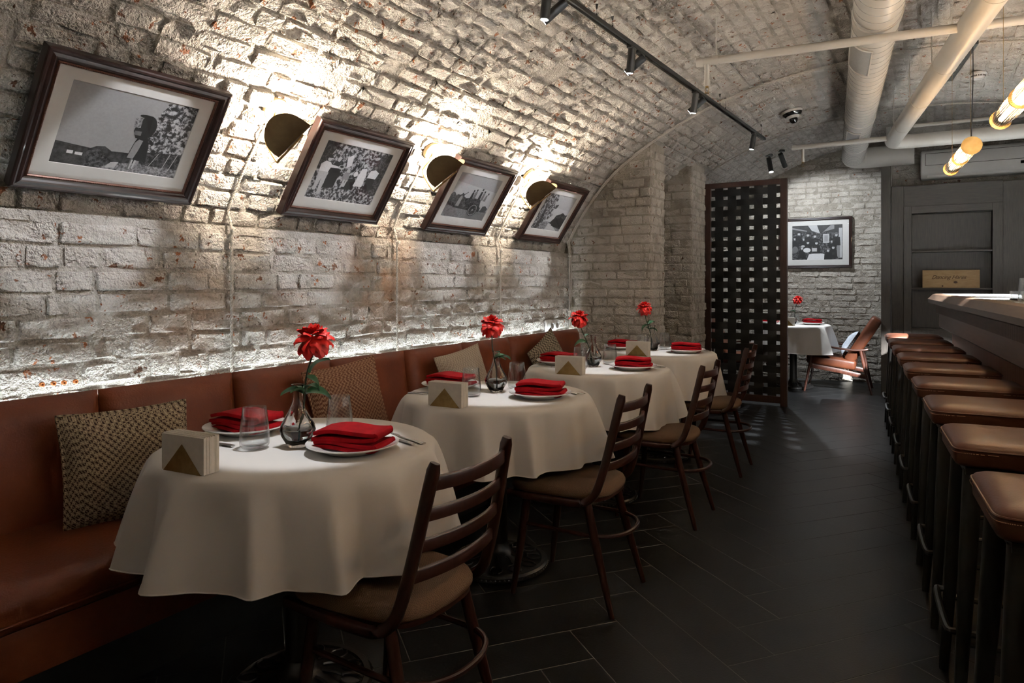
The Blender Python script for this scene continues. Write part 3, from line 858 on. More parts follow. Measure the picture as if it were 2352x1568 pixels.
RIDGES = [
    [math.radians(a) for a in (-136, -112, -84, -58, -30, -6, 22, 52, 84, 118, 150, 182, 206)],
    [math.radians(a) for a in (-150, -124, -95, -66, -40, -14, 15, 45, 75, 112, 150, 182)],
    [math.radians(a) for a in (-140, -110, -78, -52, -26, 4, 36, 70, 100, 148, 190)],
    [math.radians(a) for a in (-142, -112, -84, -56, -28, 4, 40, 85, 130, 172, 196)],
    [math.radians(a) for a in (-120, -30, 20, 75, 120, 170, 215)]]
HEADS = [(.038, .030, .325), (-.02, -.005, .305), (-.075, -.035, .290), (-.055, -.025, .315), (.055, -.02, .30)]
LEAVES = [
    [(.55, 2.3, .15, 1.0), (.55, 1.2, .30, .75), (.50, 2.9, .3, .7), (.52, -.9, -.05, 1.15), (.56, -1.5, .1, .8), (.75, -.6, .75, 1.05), (.70, -.9, -.5, .7)],
    [(.50, -.55, .15, 1.2), (.50, -.85, .05, .8)],
    [(.50, 2.2, -.1, 1.1), (.62, -.6, .6, .5)],
    [(.62, -.5, .45, 1.1), (.58, .4, -.2, .8), (.62, 2.3, -.6, .9), (.50, -1.0, .0, .9)],
    [(.55, 2.0, .3, .8)]]
for k, (tx, ty) in enumerate(TABLES):
    w = TNAME[k] if k < 4 else 'far'
    where = ('on the %s round table' % w) if k < 4 else 'on the far table beside the armchair'
    tab = ('the %s banquette table' % w) if k < 4 else 'the far table behind the woven screen'
    pedestal_table((tx, ty), 'black iron pedestal under the cloth of ' + tab)
    tablecloth((tx, ty), 11+k, 'white linen cloth draped in folds over ' + tab, RIDGES[k], (.262, .252, .285, .285, .32)[k])
    Z = TZ + .001
    vx, vy = tx+.015, ty+.0
    if k == 0: vx, vy = tx+.025, ty-.03
    if k == 1: vx, vy = tx-.035, ty+.04
    if k == 2: vx, vy = tx-.04, ty+.01
    if k == 3: vx, vy = tx-.045, ty+.035
    if k == 4: vx, vy = tx-.0, ty-.02
    vase((vx, vy, Z), 'faceted clear glass vase with water ' + where)
    hx, hy, hz = HEADS[k]
    rose((vx, vy, Z+.013), (vx+hx, vy+hy, Z+hz), 'red rose on a long stem in the vase ' + where, LEAVES[k], (1.2, 1.2, 1.15, 1.15, 1.15)[k], k+5)
    sideA = 'wall side' if k < 4 else 'screen side'; sideB = 'chair side' if k < 4 else 'armchair side'
    pA = (tx-.275, ty+.015, Z); pB = (tx+.205, ty+.02, Z)
    for (pp, sd, rz) in ((pA, sideA, .12), (pB, sideB, .30)):
        plate(pp, 'white porcelain plate on the %s %s' % (sd, where))
        folded_napkin((pp[0]+.004, pp[1]+.002, pp[2]+.008), rz, 'red linen napkin on the %s plate %s' % (sd, where))
    tumbler((tx-.065, ty-.115, Z), 'clear tumbler on the near side of the vase ' + where)
    tumbler((tx+.0, ty+.165, Z), 'clear tumbler on the far side of the vase ' + where)
    napkin_holder((tx-.005, ty-.362, Z), math.radians(4 if k else 6), 'brass triangle holder full of white paper napkins ' + where)
    # cutlery beside the plates, pointing at the plate from outside
    knife((tx-.235, ty-.155, Z), math.radians(-172), 'steel knife near the %s plate ' % sideA + where)
    fork((tx-.245, ty-.185, Z), math.radians(8), 'steel fork near the %s plate ' % sideA + where)
    knife((tx+.215, ty+.185, Z), math.radians(168), 'steel knife near the %s plate ' % sideB + where)
    fork((tx+.235, ty+.215, Z), math.radians(165), 'steel fork near the %s plate ' % sideB + where)

# ================================================================== DINING CHAIRS
def dining_chair():
    t = empty('dining_chair', (0, 0, 0), 0, '-', 'chair', 'ladder back dining chairs')
    # seat pad: rounded outline, domed
    def outline(a, inset=0.0):
        c, s_ = math.cos(a), math.sin(a); p = .42
        x = math.copysign(abs(c)**p, c); y = math.copysign(abs(s_)**p, s_)
        hw = lerp(.205, .172, (x+1)/2)                      # narrower at the back
        bulge = .02*(1-y*y)*(1 if x > 0 else .4)
        return (-.04 + x*(.195-inset) + (bulge if x > 0 else -bulge), y*(hw-inset))
    NA = 48
    def ring(inset, z): return [(*outline(2*PI*i/NA, inset), z) for i in range(NA)]
    rings = [ring(.004, .424), ring(0, .432), ring(0, .444), ring(.006, .457), ring(.020, .466), ring(.05, .472), ring(.10, .475), ring(.15, .476)]
    mb = MB(); vs = [p for r in rings for p in r]; fs = []
    for k in range(len(rings)-1):
        for i in range(NA): fs.append((k*NA+i, k*NA+(i+1) % NA, (k+1)*NA+(i+1) % NA, (k+1)*NA+i))
    fs.append(tuple(range(NA-1, -1, -1))); fs.append(tuple((len(rings)-1)*NA+i for i in range(NA)))
    mb.add(vs, fs).build('seat_pad', M['fab_seat'], t, smooth=60)
    mb = MB(); mb.prism([outline(2*PI*i/NA, .006) for i in range(NA)], 'z', .410, .424)
    mb.build('seat_board', M['wood_dark'], t, smooth=40)
    # bent side frames: back post sweeping forward into the seat rail
    for s in (-1, 1):
        pts = bez([(.247, s*.157, .832), (.222, s*.166, .72), (.195, s*.175, .60), (.168, s*.183, .50), (.143, s*.188, .445), (.10, s*.191, .415), (.04, s*.192, .408), (-.10, s*.192, .408), (-.225, s*.190, .410)], 6)
        n_ = len(pts)
        def sec(i, n):
            f = i/(n-1); wx = .0115 if i else .008; wy = lerp(.0165, .014, f)*(.75 if i == 0 else 1)
            return [(wx*math.copysign(abs(math.cos(2*PI*k/12))**.6, math.cos(2*PI*k/12)), wy*math.copysign(abs(math.sin(2*PI*k/12))**.6, math.sin(2*PI*k/12))) for k in range(12)]
        MB().sweep(pts, sec, up=(1, 0, .35)).build('side_frame', M['wood_dark'], t, smooth=50)
        MB().tube([(.10, s*.150, .412), (.155, s*.163, .21), (.215, s*.18, 0)], [.017, .0165, .0105], 14, up=(0, 1, 0)).build('leg', M['wood_dark'], t)
        MB().tube([(-.155, s*.150, .412), (-.18, s*.163, .21), (-.21, s*.178, 0)], [.017, .0165, .0105], 14, up=(0, 1, 0)).build('leg', M['wood_dark'], t)
    for z, x, hw, hh in ((.782, .236, .154, .017), (.707, .220, .160, .015), (.632, .203, .166, .015), (.557, .185, .172, .015)):
        path = [(x + .030*(1-(q/7.0)**2), hw*q/7.0, z) for q in range(-7, 8)]
        def sec(i, n, hh=hh): return [(-.0055, -hh), (.0055, -hh), (.0065, hh*.8), (.004, hh), (-.004, hh), (-.0065, hh*.8)]
        MB().sweep(path, sec).build('slat', M['wood_dark'], t, smooth=50)
    pts = bez([(-.168, -.157, .285), (-.02, -.160, .285), (.12, -.158, .285), (.19, -.13, .285), (.228, -.07, .285), (.238, 0, .285), (.228, .07, .285), (.19, .13, .285), (.12, .158, .285), (-.02, .160, .285), (-.168, .157, .285)], 5)
    MB().tube(pts, .0085, 10).build('hoop_stretcher', M['wood_dark'], t)
    return t
CH = dining_chair()
CHL = [(-1.228, 1.405, 0, 'ladder back chair with tweed seat at the nearest round table'),
       (-1.235, 2.52, .035, 'ladder back chair with tweed seat at the second round table'),
       (-1.235, 3.586, .02, 'ladder back chair with tweed seat at the third round table'),
       (-1.265, 4.66, .04, 'ladder back chair with tweed seat at the fourth round table by the woven screen')]
for k, (x, y, rz, lb) in enumerate(CHL):
    if k == 0:
        CH.location = (x, y, 0); CH.rotation_euler = (0, 0, rz); CH['label'] = lb
    else: dup(CH, (x, y, 0), rz, lb)

# ================================================================== BAR AND STOOLS
BA = math.radians(5.03)
def bar_pt(n, d, z=0): return Vector((n*math.cos(BA) - d*math.sin(BA), n*math.sin(BA) + d*math.cos(BA), z))

def bar_stool():
    t = empty('bar_stool', (0, 0, 0), BA, '-', 'bar stool', 'bar stools along the counter')
    hx, hy = .212, .176
    NA = 64
    def out(a, ins):
        c, s_ = math.cos(a), math.sin(a); p = .15
        return (math.copysign(abs(c)**p, c)*(hx-ins), math.copysign(abs(s_)**p, s_)*(hy-ins))
    rings = [(.020, .735), (.010, .738), (.004, .748), (.002, .780), (.003, .788), (.008, .795), (.020, .801), (.045, .806), (.09, .809), (.13, .810)]
    mb = MB(); vs = [(*out(2*PI*i/NA, ins), z) for ins, z in rings for i in range(NA)]; fs = []
    for k in range(len(rings)-1):
        for i in range(NA): fs.append((k*NA+i, k*NA+(i+1) % NA, (k+1)*NA+(i+1) % NA, (k+1)*NA+i))
    fs.append(tuple(range(NA-1, -1, -1))); fs.append(tuple((len(rings)-1)*NA+i for i in range(NA)))
    sp = mb.add(vs, fs).build('seat', M['stool_leather'], t, smooth=60)
    MB().tube([(*out(2*PI*i/NA, .0015), .785) for i in range(NA)], .0028, 6, closed=True).build('seam', M['stool_leather'], sp)
    st = MB()
    for i in range(NA*2):                                    # running stitch beside the seam
        a = 2*PI*(i+.2)/(NA*2); b = 2*PI*(i+.8)/(NA*2)
        st.tube([(*out(a, -.0008), .776), (*out(b, -.0008), .776)], .0011, 4)
    st.build('stitching', M['stitch'], sp)['kind'] = 'stuff'
    MB().box(-.18, .18, -.155, .155, .712, .733).build('seat_frame', M['black_metal'], t, smooth=0)
    for sx in (-1, 1):
        for sy in (-1, 1):
            a = Vector((sx*.160, sy*.128, .72)); b = Vector((sx*.200, sy*.168, 0))
            def sec(i, n):
                r = (.024, .022, .013)[i]; return [(r*math.copysign(abs(math.cos(2*PI*k/12))**.5, math.cos(2*PI*k/12)), r*math.copysign(abs(math.sin(2*PI*k/12))**.5, math.sin(2*PI*k/12))) for k in range(12)]
            MB().sweep([a, a.lerp(b, .35), b], sec, up=(0, 1, 0)).build('leg', M['black_metal'], t, smooth=50)
    # footrest bar bowed out on the aisle side, and three rails
    z = .265
    MB().tube(bez([(-.155, -.150, z), (-.205, -.150, z), (-.222, -.138, z), (-.225, 0, z), (-.222, .138, z), (-.205, .150, z), (-.155, .150, z)], 4), .010, 8).build('footrest', M['black_metal'], t)
    MB().tube([(-.18, -.158, .24), (.18, -.158, .24)], .009, 8).build('rail', M['black_metal'], t)
    MB().tube([(-.18, .158, .24), (.18, .158, .24)], .009, 8).build('rail', M['black_metal'], t)
    MB().tube([(.182, -.155, .265), (.182, .155, .265)], .009, 8).build('rail', M['black_metal'], t)
    return t
BS = bar_stool()
ORD = ['first', 'second', 'third', 'fourth', 'fifth', 'sixth', 'seventh', 'eighth', 'ninth', 'tenth']
for k in range(10):
    lb = 'brown leather bar stool with black legs, %s counted from the camera' % ORD[k]
    p = bar_pt(.462, 1.185 + .6235*k)
    if k == 0: BS.location = p; BS['label'] = lb
    else: dup(BS, p, BA, lb)

bar = empty('bar_counter', (0, 0, 0), BA, 'long dark oak bar counter with pale stone top behind the stools', 'bar')
D0, D1 = -.8, 7.25
def run(poly, name, m, d0=D0, d1=D1, bevel=0): return MB().prism(poly, 'y', d0, d1).build(name, m, bar, smooth=30, bevel=bevel)
# top rim with a chamfered far corner
rim = MB()
sec_ = [(.600, 1.078), (.600, 1.108), (.640, 1.150), (.668, 1.156), (.70, 1.156), (.70, 1.066), (.625, 1.066)]
loop = [(D0, 0), (D1-.06, 0), (D1, .06)]
vs = []; fs = []; n_ = len(sec_)
for d, sh in ((D0, 0), (D1-.07, 0), (D1, .07)):
    vs += [(x+sh*(1 if x < .69 else .0), d, z) for x, z in sec_]
for r in range(2):
    for k in range(n_): fs.append((r*n_+k, r*n_+(k+1) % n_, (r+1)*n_+(k+1) % n_, (r+1)*n_+k))
fs += [tuple(range(n_)), tuple(2*n_+k for k in range(n_-1, -1, -1))]
rim.add(vs, fs).build('counter_rim', M['bar_wood'], bar, smooth=25)
run([(.70, 1.066), (.70, 1.1555), (1.22, 1.1555), (1.22, 1.066)], 'counter_top', M['bar_stone'], D0, D1-.04)
run([(.672, .975), (.672, 1.066), (1.18, 1.066), (1.18, .975)], 'frieze_board', M['bar_wood'], D0, D1-.04)
rb = MB(); d = 2.2
while d < D1-.05:
    rb.box(.664, .672, d, d+.007, .985, 1.060); d += .0125
rb.build('frieze_reeding', M['bar_wood'], bar, smooth=0)['kind'] = 'stuff'
run([(.700, .852), (.690, .862), (.690, .975), (1.18, .975), (1.18, .852)], 'apron', M['bar_wood'], D0, D1-.06)
run([(.80, .09), (.80, .852), (1.15, .852), (1.15, .09)], 'body', M['bar_panel'], D0, D1-.08)
tb = MB(); d = 1.2
while d < D1-.1:
    tb.box(.787, .800, d, d+.021, .10, .852); d += .0235
tb.build('tambour_front', M['bar_panel'], bar, smooth=0)['kind'] = 'stuff'
run([(.84, 0), (.84, .09), (1.12, .09), (1.12, 0)], 'plinth', M['black_metal'], D0, D1-.1)

# glasses and tray on the bar
gt = empty('bar_tray', bar_pt(.88, 4.62, 1.156), BA, 'low dark tray with upturned bowls on the bar counter', 'tray')
MB().lathe([(0,0),(.10,0),(.104,.004),(.104,.010),(.100,.010),(.098,.004),(0,.004)], 32).build('tray_base', M['black'], gt)
for q, (n0, d0, sc_) in enumerate([(.80, 4.30, 1.0), (.90, 4.22, 1.0), (.98, 4.36, 1.0), (.84, 4.45, .5), (.90, 4.55, .5), (.83, 4.68, .5), (.95, 4.70, .5)]):
    o = MB().lathe([(0,0),(.040,0),(.0425,.003),(.043,.012),(.036,.118),(.0352,.12),(.0345,.118),(.040,.016),(.036,.010),(0,.009)] if sc_ == 1 else [(0,0),(.030,0),(.036,.006),(.042,.03),(.043,.045),(.0415,.045),(.040,.03),(.034,.010),(0,.008)], 32).build('bar_glass', M['tumbler'], smooth=60)
    o.location = bar_pt(n0, d0, 1.1562 if sc_ == 1 else 1.161)
    tag(o, ['tall clear glass nearest the rim on the bar counter', 'tall clear glass in the middle on the bar counter', 'tall clear glass furthest from the rim on the bar counter', 'low clear bowl nearest on the bar tray', 'low clear bowl in the middle of the bar tray', 'low clear bowl at the rim side of the bar tray', 'low clear bowl at the back of the bar tray'][q], 'glass', 'glassware on the bar')

# ================================================================== WOVEN SCREEN
SX, SY, SW, SH = -1.655, 7.30, .83, 2.31
scr = empty('woven_screen', (SX, SY, 0), 0, 'tall wooden room divider with woven black leather straps', 'screen')
hw = SW/2
for s in (-1, 1): MB().box(s*hw-(.066 if s > 0 else 0), s*hw+(.066 if s < 0 else 0), -.024, .024, 0, SH).build('stile', M['screen_wood'], scr, smooth=0, bevel=.003, segs=1)
MB().box(-hw+.066, hw-.066, -.024, .024, SH-.055, SH).build('rail', M['screen_wood'], scr, smooth=0, bevel=.003, segs=1)
MB().box(-hw+.066, hw-.066, -.024, .024, .03, .10).build('rail', M['screen_wood'], scr, smooth=0, bevel=.003, segs=1)
z0, z1 = .10, SH-.055; NH = 20; ph = (z1-z0)/NH; NVs = 5; iw = SW-.132; pv = iw/NVs*.955
for i in range(NVs):
    x = (i-(NVs-1)/2)*pv
    path = []
    for q in range(NH*4+1):
        z = lerp(z0-.01, z1+.01, q/(NH*4)); path.append((x + .0015*math.sin(q*.7+i), .0065*math.cos(PI*(z-z0)/ph - PI/2 + (PI if i % 2 else 0)), z))
    MB().sweep(path, [(-.043, -.0016), (.043, -.0016), (.043, .0016), (-.043, .0016)], up=(0, 1, 0)).build('vertical_strap', M['strap'], scr, smooth=50)
for j in range(NH):
    z = z0 + (j+.5)*ph; path = []
    for q in range(41):
        x = lerp(-hw+.05, hw-.05, q/40); path.append((x, -.0065*math.cos(PI*x/pv + (PI if j % 2 else 0) + PI*(NVs//2)) , z + .0025*math.sin(q*.35+j*1.7)))
    MB().sweep(path, [(-.0016, -.035), (.0016, -.035), (.0016, .035), (-.0016, .035)]).build('horizontal_strap', M['strap'], scr, smooth=50)

# ================================================================== ARMCHAIRS AT THE FAR TABLE
def armchair(loc, rz, label):
    """lounge chair facing local -X"""
    t = empty('lounge_armchair', loc, rz, label, 'armchair', 'leather lounge armchairs')
    W2 = .30
    flat = lambda w_, h_: [(w_*math.copysign(abs(math.cos(2*PI*k/12))**.6, math.cos(2*PI*k/12)), h_*math.copysign(abs(math.sin(2*PI*k/12))**.6, math.sin(2*PI*k/12))) for k in range(12)]
    for s in (-1, 1):
        y = s*W2
        MB().sweep([(-.355, y, 0), (-.30, y, .30), (-.275, y, .51)], lambda i, n: flat((.011, .016, .014)[i], (.013, .022, .018)[i]), up=(0, 1, 0)).build('leg', M['teak'], t, smooth=50)
        MB().sweep([(.335, y, 0), (.27, y, .28), (.225, y, .49)], lambda i, n: flat((.011, .018, .016)[i], (.013, .028, .03)[i]), up=(0, 1, 0)).build('leg', M['teak'], t, smooth=50)
        MB().sweep(bez([(-.30, y, .535), (-.18, y, .532), (0, y, .508), (.14, y, .495), (.26, y, .500), (.30, y, .512)], 5), lambda i, n: flat(lerp(.020, .034, math.sin(PI*i/(n-1))), .011), up=(0, 0, 1)).build('armrest', M['teak'], t, smooth=50)
        MB().sweep([(-.30, y, .30), (0, y, .255), (.28, y, .20)], flat(.012, .026), up=(0, 0, 1)).build('side_rail', M['teak'], t, smooth=50)
        MB().sweep([(.08, s*.22, .26), (.25, s*.22, .52), (.40, s*.22, .82)], flat(.012, .018), up=(0, 1, 0)).build('back_post', M['teak'], t, smooth=50)
    MB().box(-.315, -.285, -W2, W2, .265, .315).build('cross_rail', M['teak'], t, smooth=0, bevel=.004)
    MB().box(.10, .13, -W2, W2, .215, .255).build('cross_rail', M['teak'], t, smooth=0, bevel=.004)
    R1 = Matrix.Rotation(math.radians(7), 3, 'Y')
    MB().obox((-.08, 0, .345), .52, .54, .115, R1).build('seat_cushion', M['chair_leather'], t, smooth=50, bevel=.035, segs=4)
    R2 = Matrix.Rotation(math.radians(-59), 3, 'Y')
    MB().obox((.245, 0, .60), .58, .52, .115, R2).build('back_cushion', M['chair_leather'], t, smooth=50, bevel=.035, segs=4)
    return t
armchair((-.92, 8.83, 0), math.radians(3), 'brown leather lounge chair with wooden arms in front of the far brick wall')
armchair((-2.05, 8.62, 0), math.radians(183), 'brown leather lounge chair glimpsed through the woven screen')
pl = pillow('scatter_cushion', .33, .33, .13, M['fab_5'], (-.80, 8.80, .545), prot(180, 32, 8), 'pale blue grey cushion with dark back on the far armchair', None, M['fab_6'])

# ================================================================== FRAMED PHOTOGRAPHS
def grey(v): return mat('photo_tone_%d' % int(v*1000), (v, v, v*1.02), 0.6, var=.06, vscale=120)
def speck(name, lo, hi, scale, cut=.5, w=.10):
    m, nt, b = nt_new(name); tc = nt.nodes.new('ShaderNodeTexCoord')
    n = node(nt, 'ShaderNodeTexNoise', i_Scale=scale, i_Detail=5.0, i_Roughness=.7); nt.links.new(tc.outputs['Object'], n.inputs['Vector'])
    r = ramp(nt, n.outputs['Fac'], [(cut-w, (lo, lo, lo*1.05)), (cut+w, (hi, hi, hi*1.04))]); nt.links.new(r.outputs[0], b.inputs['Base Color'])
    b.inputs['Roughness'].default_value = .6; return m
PM = {'k': grey(.012), 'd': grey(.035), 'm': grey(.12), 'g': grey(.22), 'l': grey(.42), 'w': grey(.60), 's': grey(.27), 't': grey(.36),
      'F': speck('photo_foliage', .010, .42, 62, .52, .05), 'f': speck('photo_dark_foliage', .006, .11, 80, .56), 'G': speck('photo_ground', .05, .33, 110, .5), 'h': speck('photo_hills', .006, .05, 60, .5), 'C': speck('photo_crowd', .008, .16, 45, .55), 'T': speck('photo_track', .07, .2, 70, .5, .2)}
PK = list(PM); PML = [PM[k] for k in PK]
def ell(cx, cy, rx, ry, n=14): return [(cx+rx*math.cos(2*PI*k/n), cy+ry*math.sin(2*PI*k/n)) for k in range(n)]
def rect(x0, y0, x1, y1): return [(x0,y0),(x1,y0),(x1,y1),(x0,y1)]
def jag(x0, x1, y, amp, n, seed, base=0.0):
    r = random.Random(seed); top = [(lerp(x0, x1, k/n), y+amp*r.uniform(-1, 1)) for k in range(n+1)]
    return [(x0, base)] + top + [(x1, base)]
PHOTO = [
 [('s', rect(0,0,1,1)), ('h', [(0,0),(0,.27),(.12,.255),(.26,.24),(.30,.275),(.36,.29),(.42,.24),(.55,.25),(.62,.24),(.62,0)]),
  ('w', rect(.10,.135,.145,.175)), ('w', rect(.16,.13,.215,.165)), ('f', [(.24,0),(.24,.2),(.33,.25),(.40,.17),(.42,0)]), ('G', [(.36,0),(.42,.07),(.55,.11),(.75,.15),(1,.16),(1,0)]),
  ('F', [(.66,.13),(.645,.30),(.67,.45),(.64,.60),(.675,.72),(.70,.80),(.74,.97),(.80,1.0),(1,1),(1,.13)]), ('f', [(.68,.12),(.70,.30),(1,.34),(1,.12)]),
  ('l', [(.74,.10),(.745,.10),(.80,.30),(.795,.30)]), ('l', [(.86,.09),(.866,.09),(.90,.32),(.894,.32)]), ('l', [(.92,.09),(.926,.09),(.965,.33),(.959,.33)]),
  ('l', [(.40,.02),(.44,.10),(.50,.115),(.48,.03)]), ('m', [(.575,.03),(.585,.19),(.602,.19),(.596,.03)]), ('l', [(.588,.045),(.594,.19),(.608,.19),(.600,.045)]), ('l', [(.61,.055),(.618,.19),(.635,.19),(.624,.055)]),
  ('k', [(.545,.185),(.57,.40),(.585,.47),(.66,.50),(.69,.40),(.71,.165),(.63,.17)]), ('g', [(.55,.19),(.575,.40),(.60,.45),(.635,.44),(.62,.30),(.60,.185)]),
  ('k', [(.565,.46),(.535,.55),(.54,.60),(.60,.58),(.66,.52),(.66,.46)]), ('k', ell(.635,.63,.072,.145,18)), ('k', ell(.60,.755,.055,.022)), ('G', [(.525,.60),(.52,.715),(.575,.725),(.58,.60)]), ('m', rect(.545,.50,.60,.555))],
 [('F', rect(0,0,1,1)), ('f', [(.0,.52),(0,1),(.18,1),(.12,.75),(.2,.62),(.12,.5)]), ('f', [(.80,.15),(.78,.6),(.85,.95),(1,1),(1,.15)]), ('F', [(0,0),(0,.14),(.3,.17),(.6,.22),(1,.20),(1,0)]),
  ('k', [(.18,.20),(.19,.60),(.23,.70),(.30,.66),(.34,.55),(.33,.22)]), ('k', [(.44,.22),(.46,.42),(.60,.44),(.62,.24)]), ('k', [(.76,.28),(.78,.60),(.88,.60),(.90,.30)]),
  ('w', [(.05,.47),(.04,.60),(.09,.665),(.16,.65),(.19,.60),(.17,.47)]), ('w', [(.16,.62),(.31,.60),(.31,.575),(.17,.56)]), ('l', [(.055,.48),(.06,.14),(.10,.14),(.12,.36),(.135,.10),(.175,.11),(.18,.48)]), ('l', ell(.13,.70,.028,.035)), ('k', ell(.13,.735,.045,.015)),
  ('l', ell(.258,.735,.026,.035)), ('l', ell(.33,.60,.045,.04)), ('k', ell(.33,.61,.028,.022)), ('w', [(.40,.60),(.36,.78),(.43,.86),(.46,.66)]), ('l', ell(.445,.56,.025,.03)), ('g', [(.41,.36),(.41,.53),(.48,.53),(.50,.38)]), ('l', [(.42,.27),(.43,.40),(.45,.40),(.46,.33),(.47,.40),(.49,.40),(.48,.27)]),
  ('l', ell(.66,.705,.026,.035)), ('w', [(.60,.31),(.63,.64),(.70,.66),(.73,.55),(.735,.32)]), ('w', [(.76,.50),(.77,.63),(.84,.67),(.91,.62),(.89,.50)]), ('m', ell(.83,.705,.024,.032)), ('w', ell(.57,.53,.03,.05))],
 [('t', rect(0,0,1,1)), ('s', [(0,.8),(1,.7),(1,1),(0,1)]), ('f', jag(0,.36,.52,.05,9,1,.18)), ('T', [(0,0),(0,.26),(.3,.22),(.6,.25),(1,.22),(1,0)]), ('m', [(.4,0),(.7,.18),(1,.16),(1,0)]),
  ('k', [(.16,.22),(.18,.30),(.40,.34),(.66,.34),(.80,.30),(.80,.20),(.5,.2)]), ('f', [(.34,.24),(.36,.46),(.52,.50),(.72,.48),(.78,.26)]), ('k', ell(.64,.22,.11,.145,24)), ('g', ell(.64,.22,.095,.128,24)), ('f', ell(.64,.22,.082,.112,24)), ('g', ell(.64,.22,.02,.026)),
  ('g', [(.20,.26),(.22,.46),(.25,.52),(.28,.50),(.28,.26)]), ('k', ell(.255,.545,.018,.026)), ('k', [(.26,.48),(.36,.60),(.352,.61),(.25,.50)]),
  ('k', [(.44,.47),(.45,.62),(.49,.62),(.50,.47)]), ('k', ell(.47,.65,.018,.028)), ('m', [(.50,.47),(.51,.64),(.56,.64),(.56,.47)]), ('k', ell(.535,.675,.018,.028)),
  ('k', [(.63,.47),(.64,.66),(.68,.67),(.69,.47)]), ('k', ell(.66,.715,.018,.028)), ('m', [(.70,.47),(.71,.64),(.75,.64),(.76,.47)]), ('k', ell(.73,.67,.018,.028)), ('m', [(.77,.46),(.79,.60),(.83,.62),(.83,.46)]), ('k', ell(.835,.64,.016,.026)), ('d', [(.82,.2),(.84,.34),(.90,.36),(.98,.30),(.97,.2)])],
 [('l', rect(0,0,1,1)), ('t', [(0,.7),(1,.6),(1,1),(0,1)]), ('G', [(0,0),(0,.10),(.40,.24),(.60,.22),(1,.06),(1,0)]), ('l', [(.48,0),(.50,.20),(.56,.20),(.90,0)]),
  ('F', [(0,.0),(0,1),(.34,1),(.42,.86),(.36,.74),(.44,.66),(.40,.5),(.50,.44),(.40,.30),(.30,.2),(.24,.0)]), ('f', [(.10,.0),(.16,.40),(.10,.72),(.14,.72),(.22,.40),(.20,.0)]), ('f', [(.42,.70),(.52,.74),(.50,.62),(.44,.60)]),
  ('f', [(.52,.20),(.60,.34),(.62,.44),(.72,.48),(.80,.54),(.92,.48),(1,.50),(1,.06),(.8,.10)]), ('k', [(.62,.14),(.68,.34),(.82,.40),(1,.36),(1,.10),(.8,.10)])],
 [('C', rect(0,0,1,1)), ('d', [(0,.80),(0,1),(1,1),(1,.72),(.7,.8)]), ('l', [(.32,1),(.50,1),(.56,.76),(.40,.84)]), ('g', [(.62,.80),(.78,1),(.84,1),(.84,.88)]), ('g', [(0,.9),(.3,.82),(.3,.85),(0,.95)]),
  ('l', rect(.62,.48,.74,.74)), ('s', rect(.645,.52,.715,.70)), ('l', [(.92,.05),(.93,.9),(.99,.9),(.99,.05)]), ('g', [(.88,.1),(.90,.55),(.95,.5),(.95,.05)]),
  ('w', [(.30,0),(.34,.16),(.52,.20),(.68,.15),(.70,0)])] +
  [q for (x, y, hat) in ((.06,.62,1),(.14,.76,1),(.24,.60,0),(.32,.72,1),(.46,.68,1),(.32,.50,1),(.49,.48,1),(.80,.52,1),(.72,.26,0),(.82,.34,1),(.88,.70,0),(.20,.34,0)) for q in (('k', [(x-.08,y-.30),(x-.07,y-.06),(x+.07,y-.06),(x+.08,y-.30)]), ('l', ell(x, y, .026, .040)), ('k' if hat else 'm', ell(x, y+.042, .05, .020)), ('k' if hat else 'm', ell(x, y+.055, .03, .026)))] +
  [('w', ell(.30,.28,.075,.07)), ('l', rect(.40,.24,.50,.34)), ('l', ell(.22,.40,.04,.03)), ('m', ell(.06,.3,.06,.10))],
]
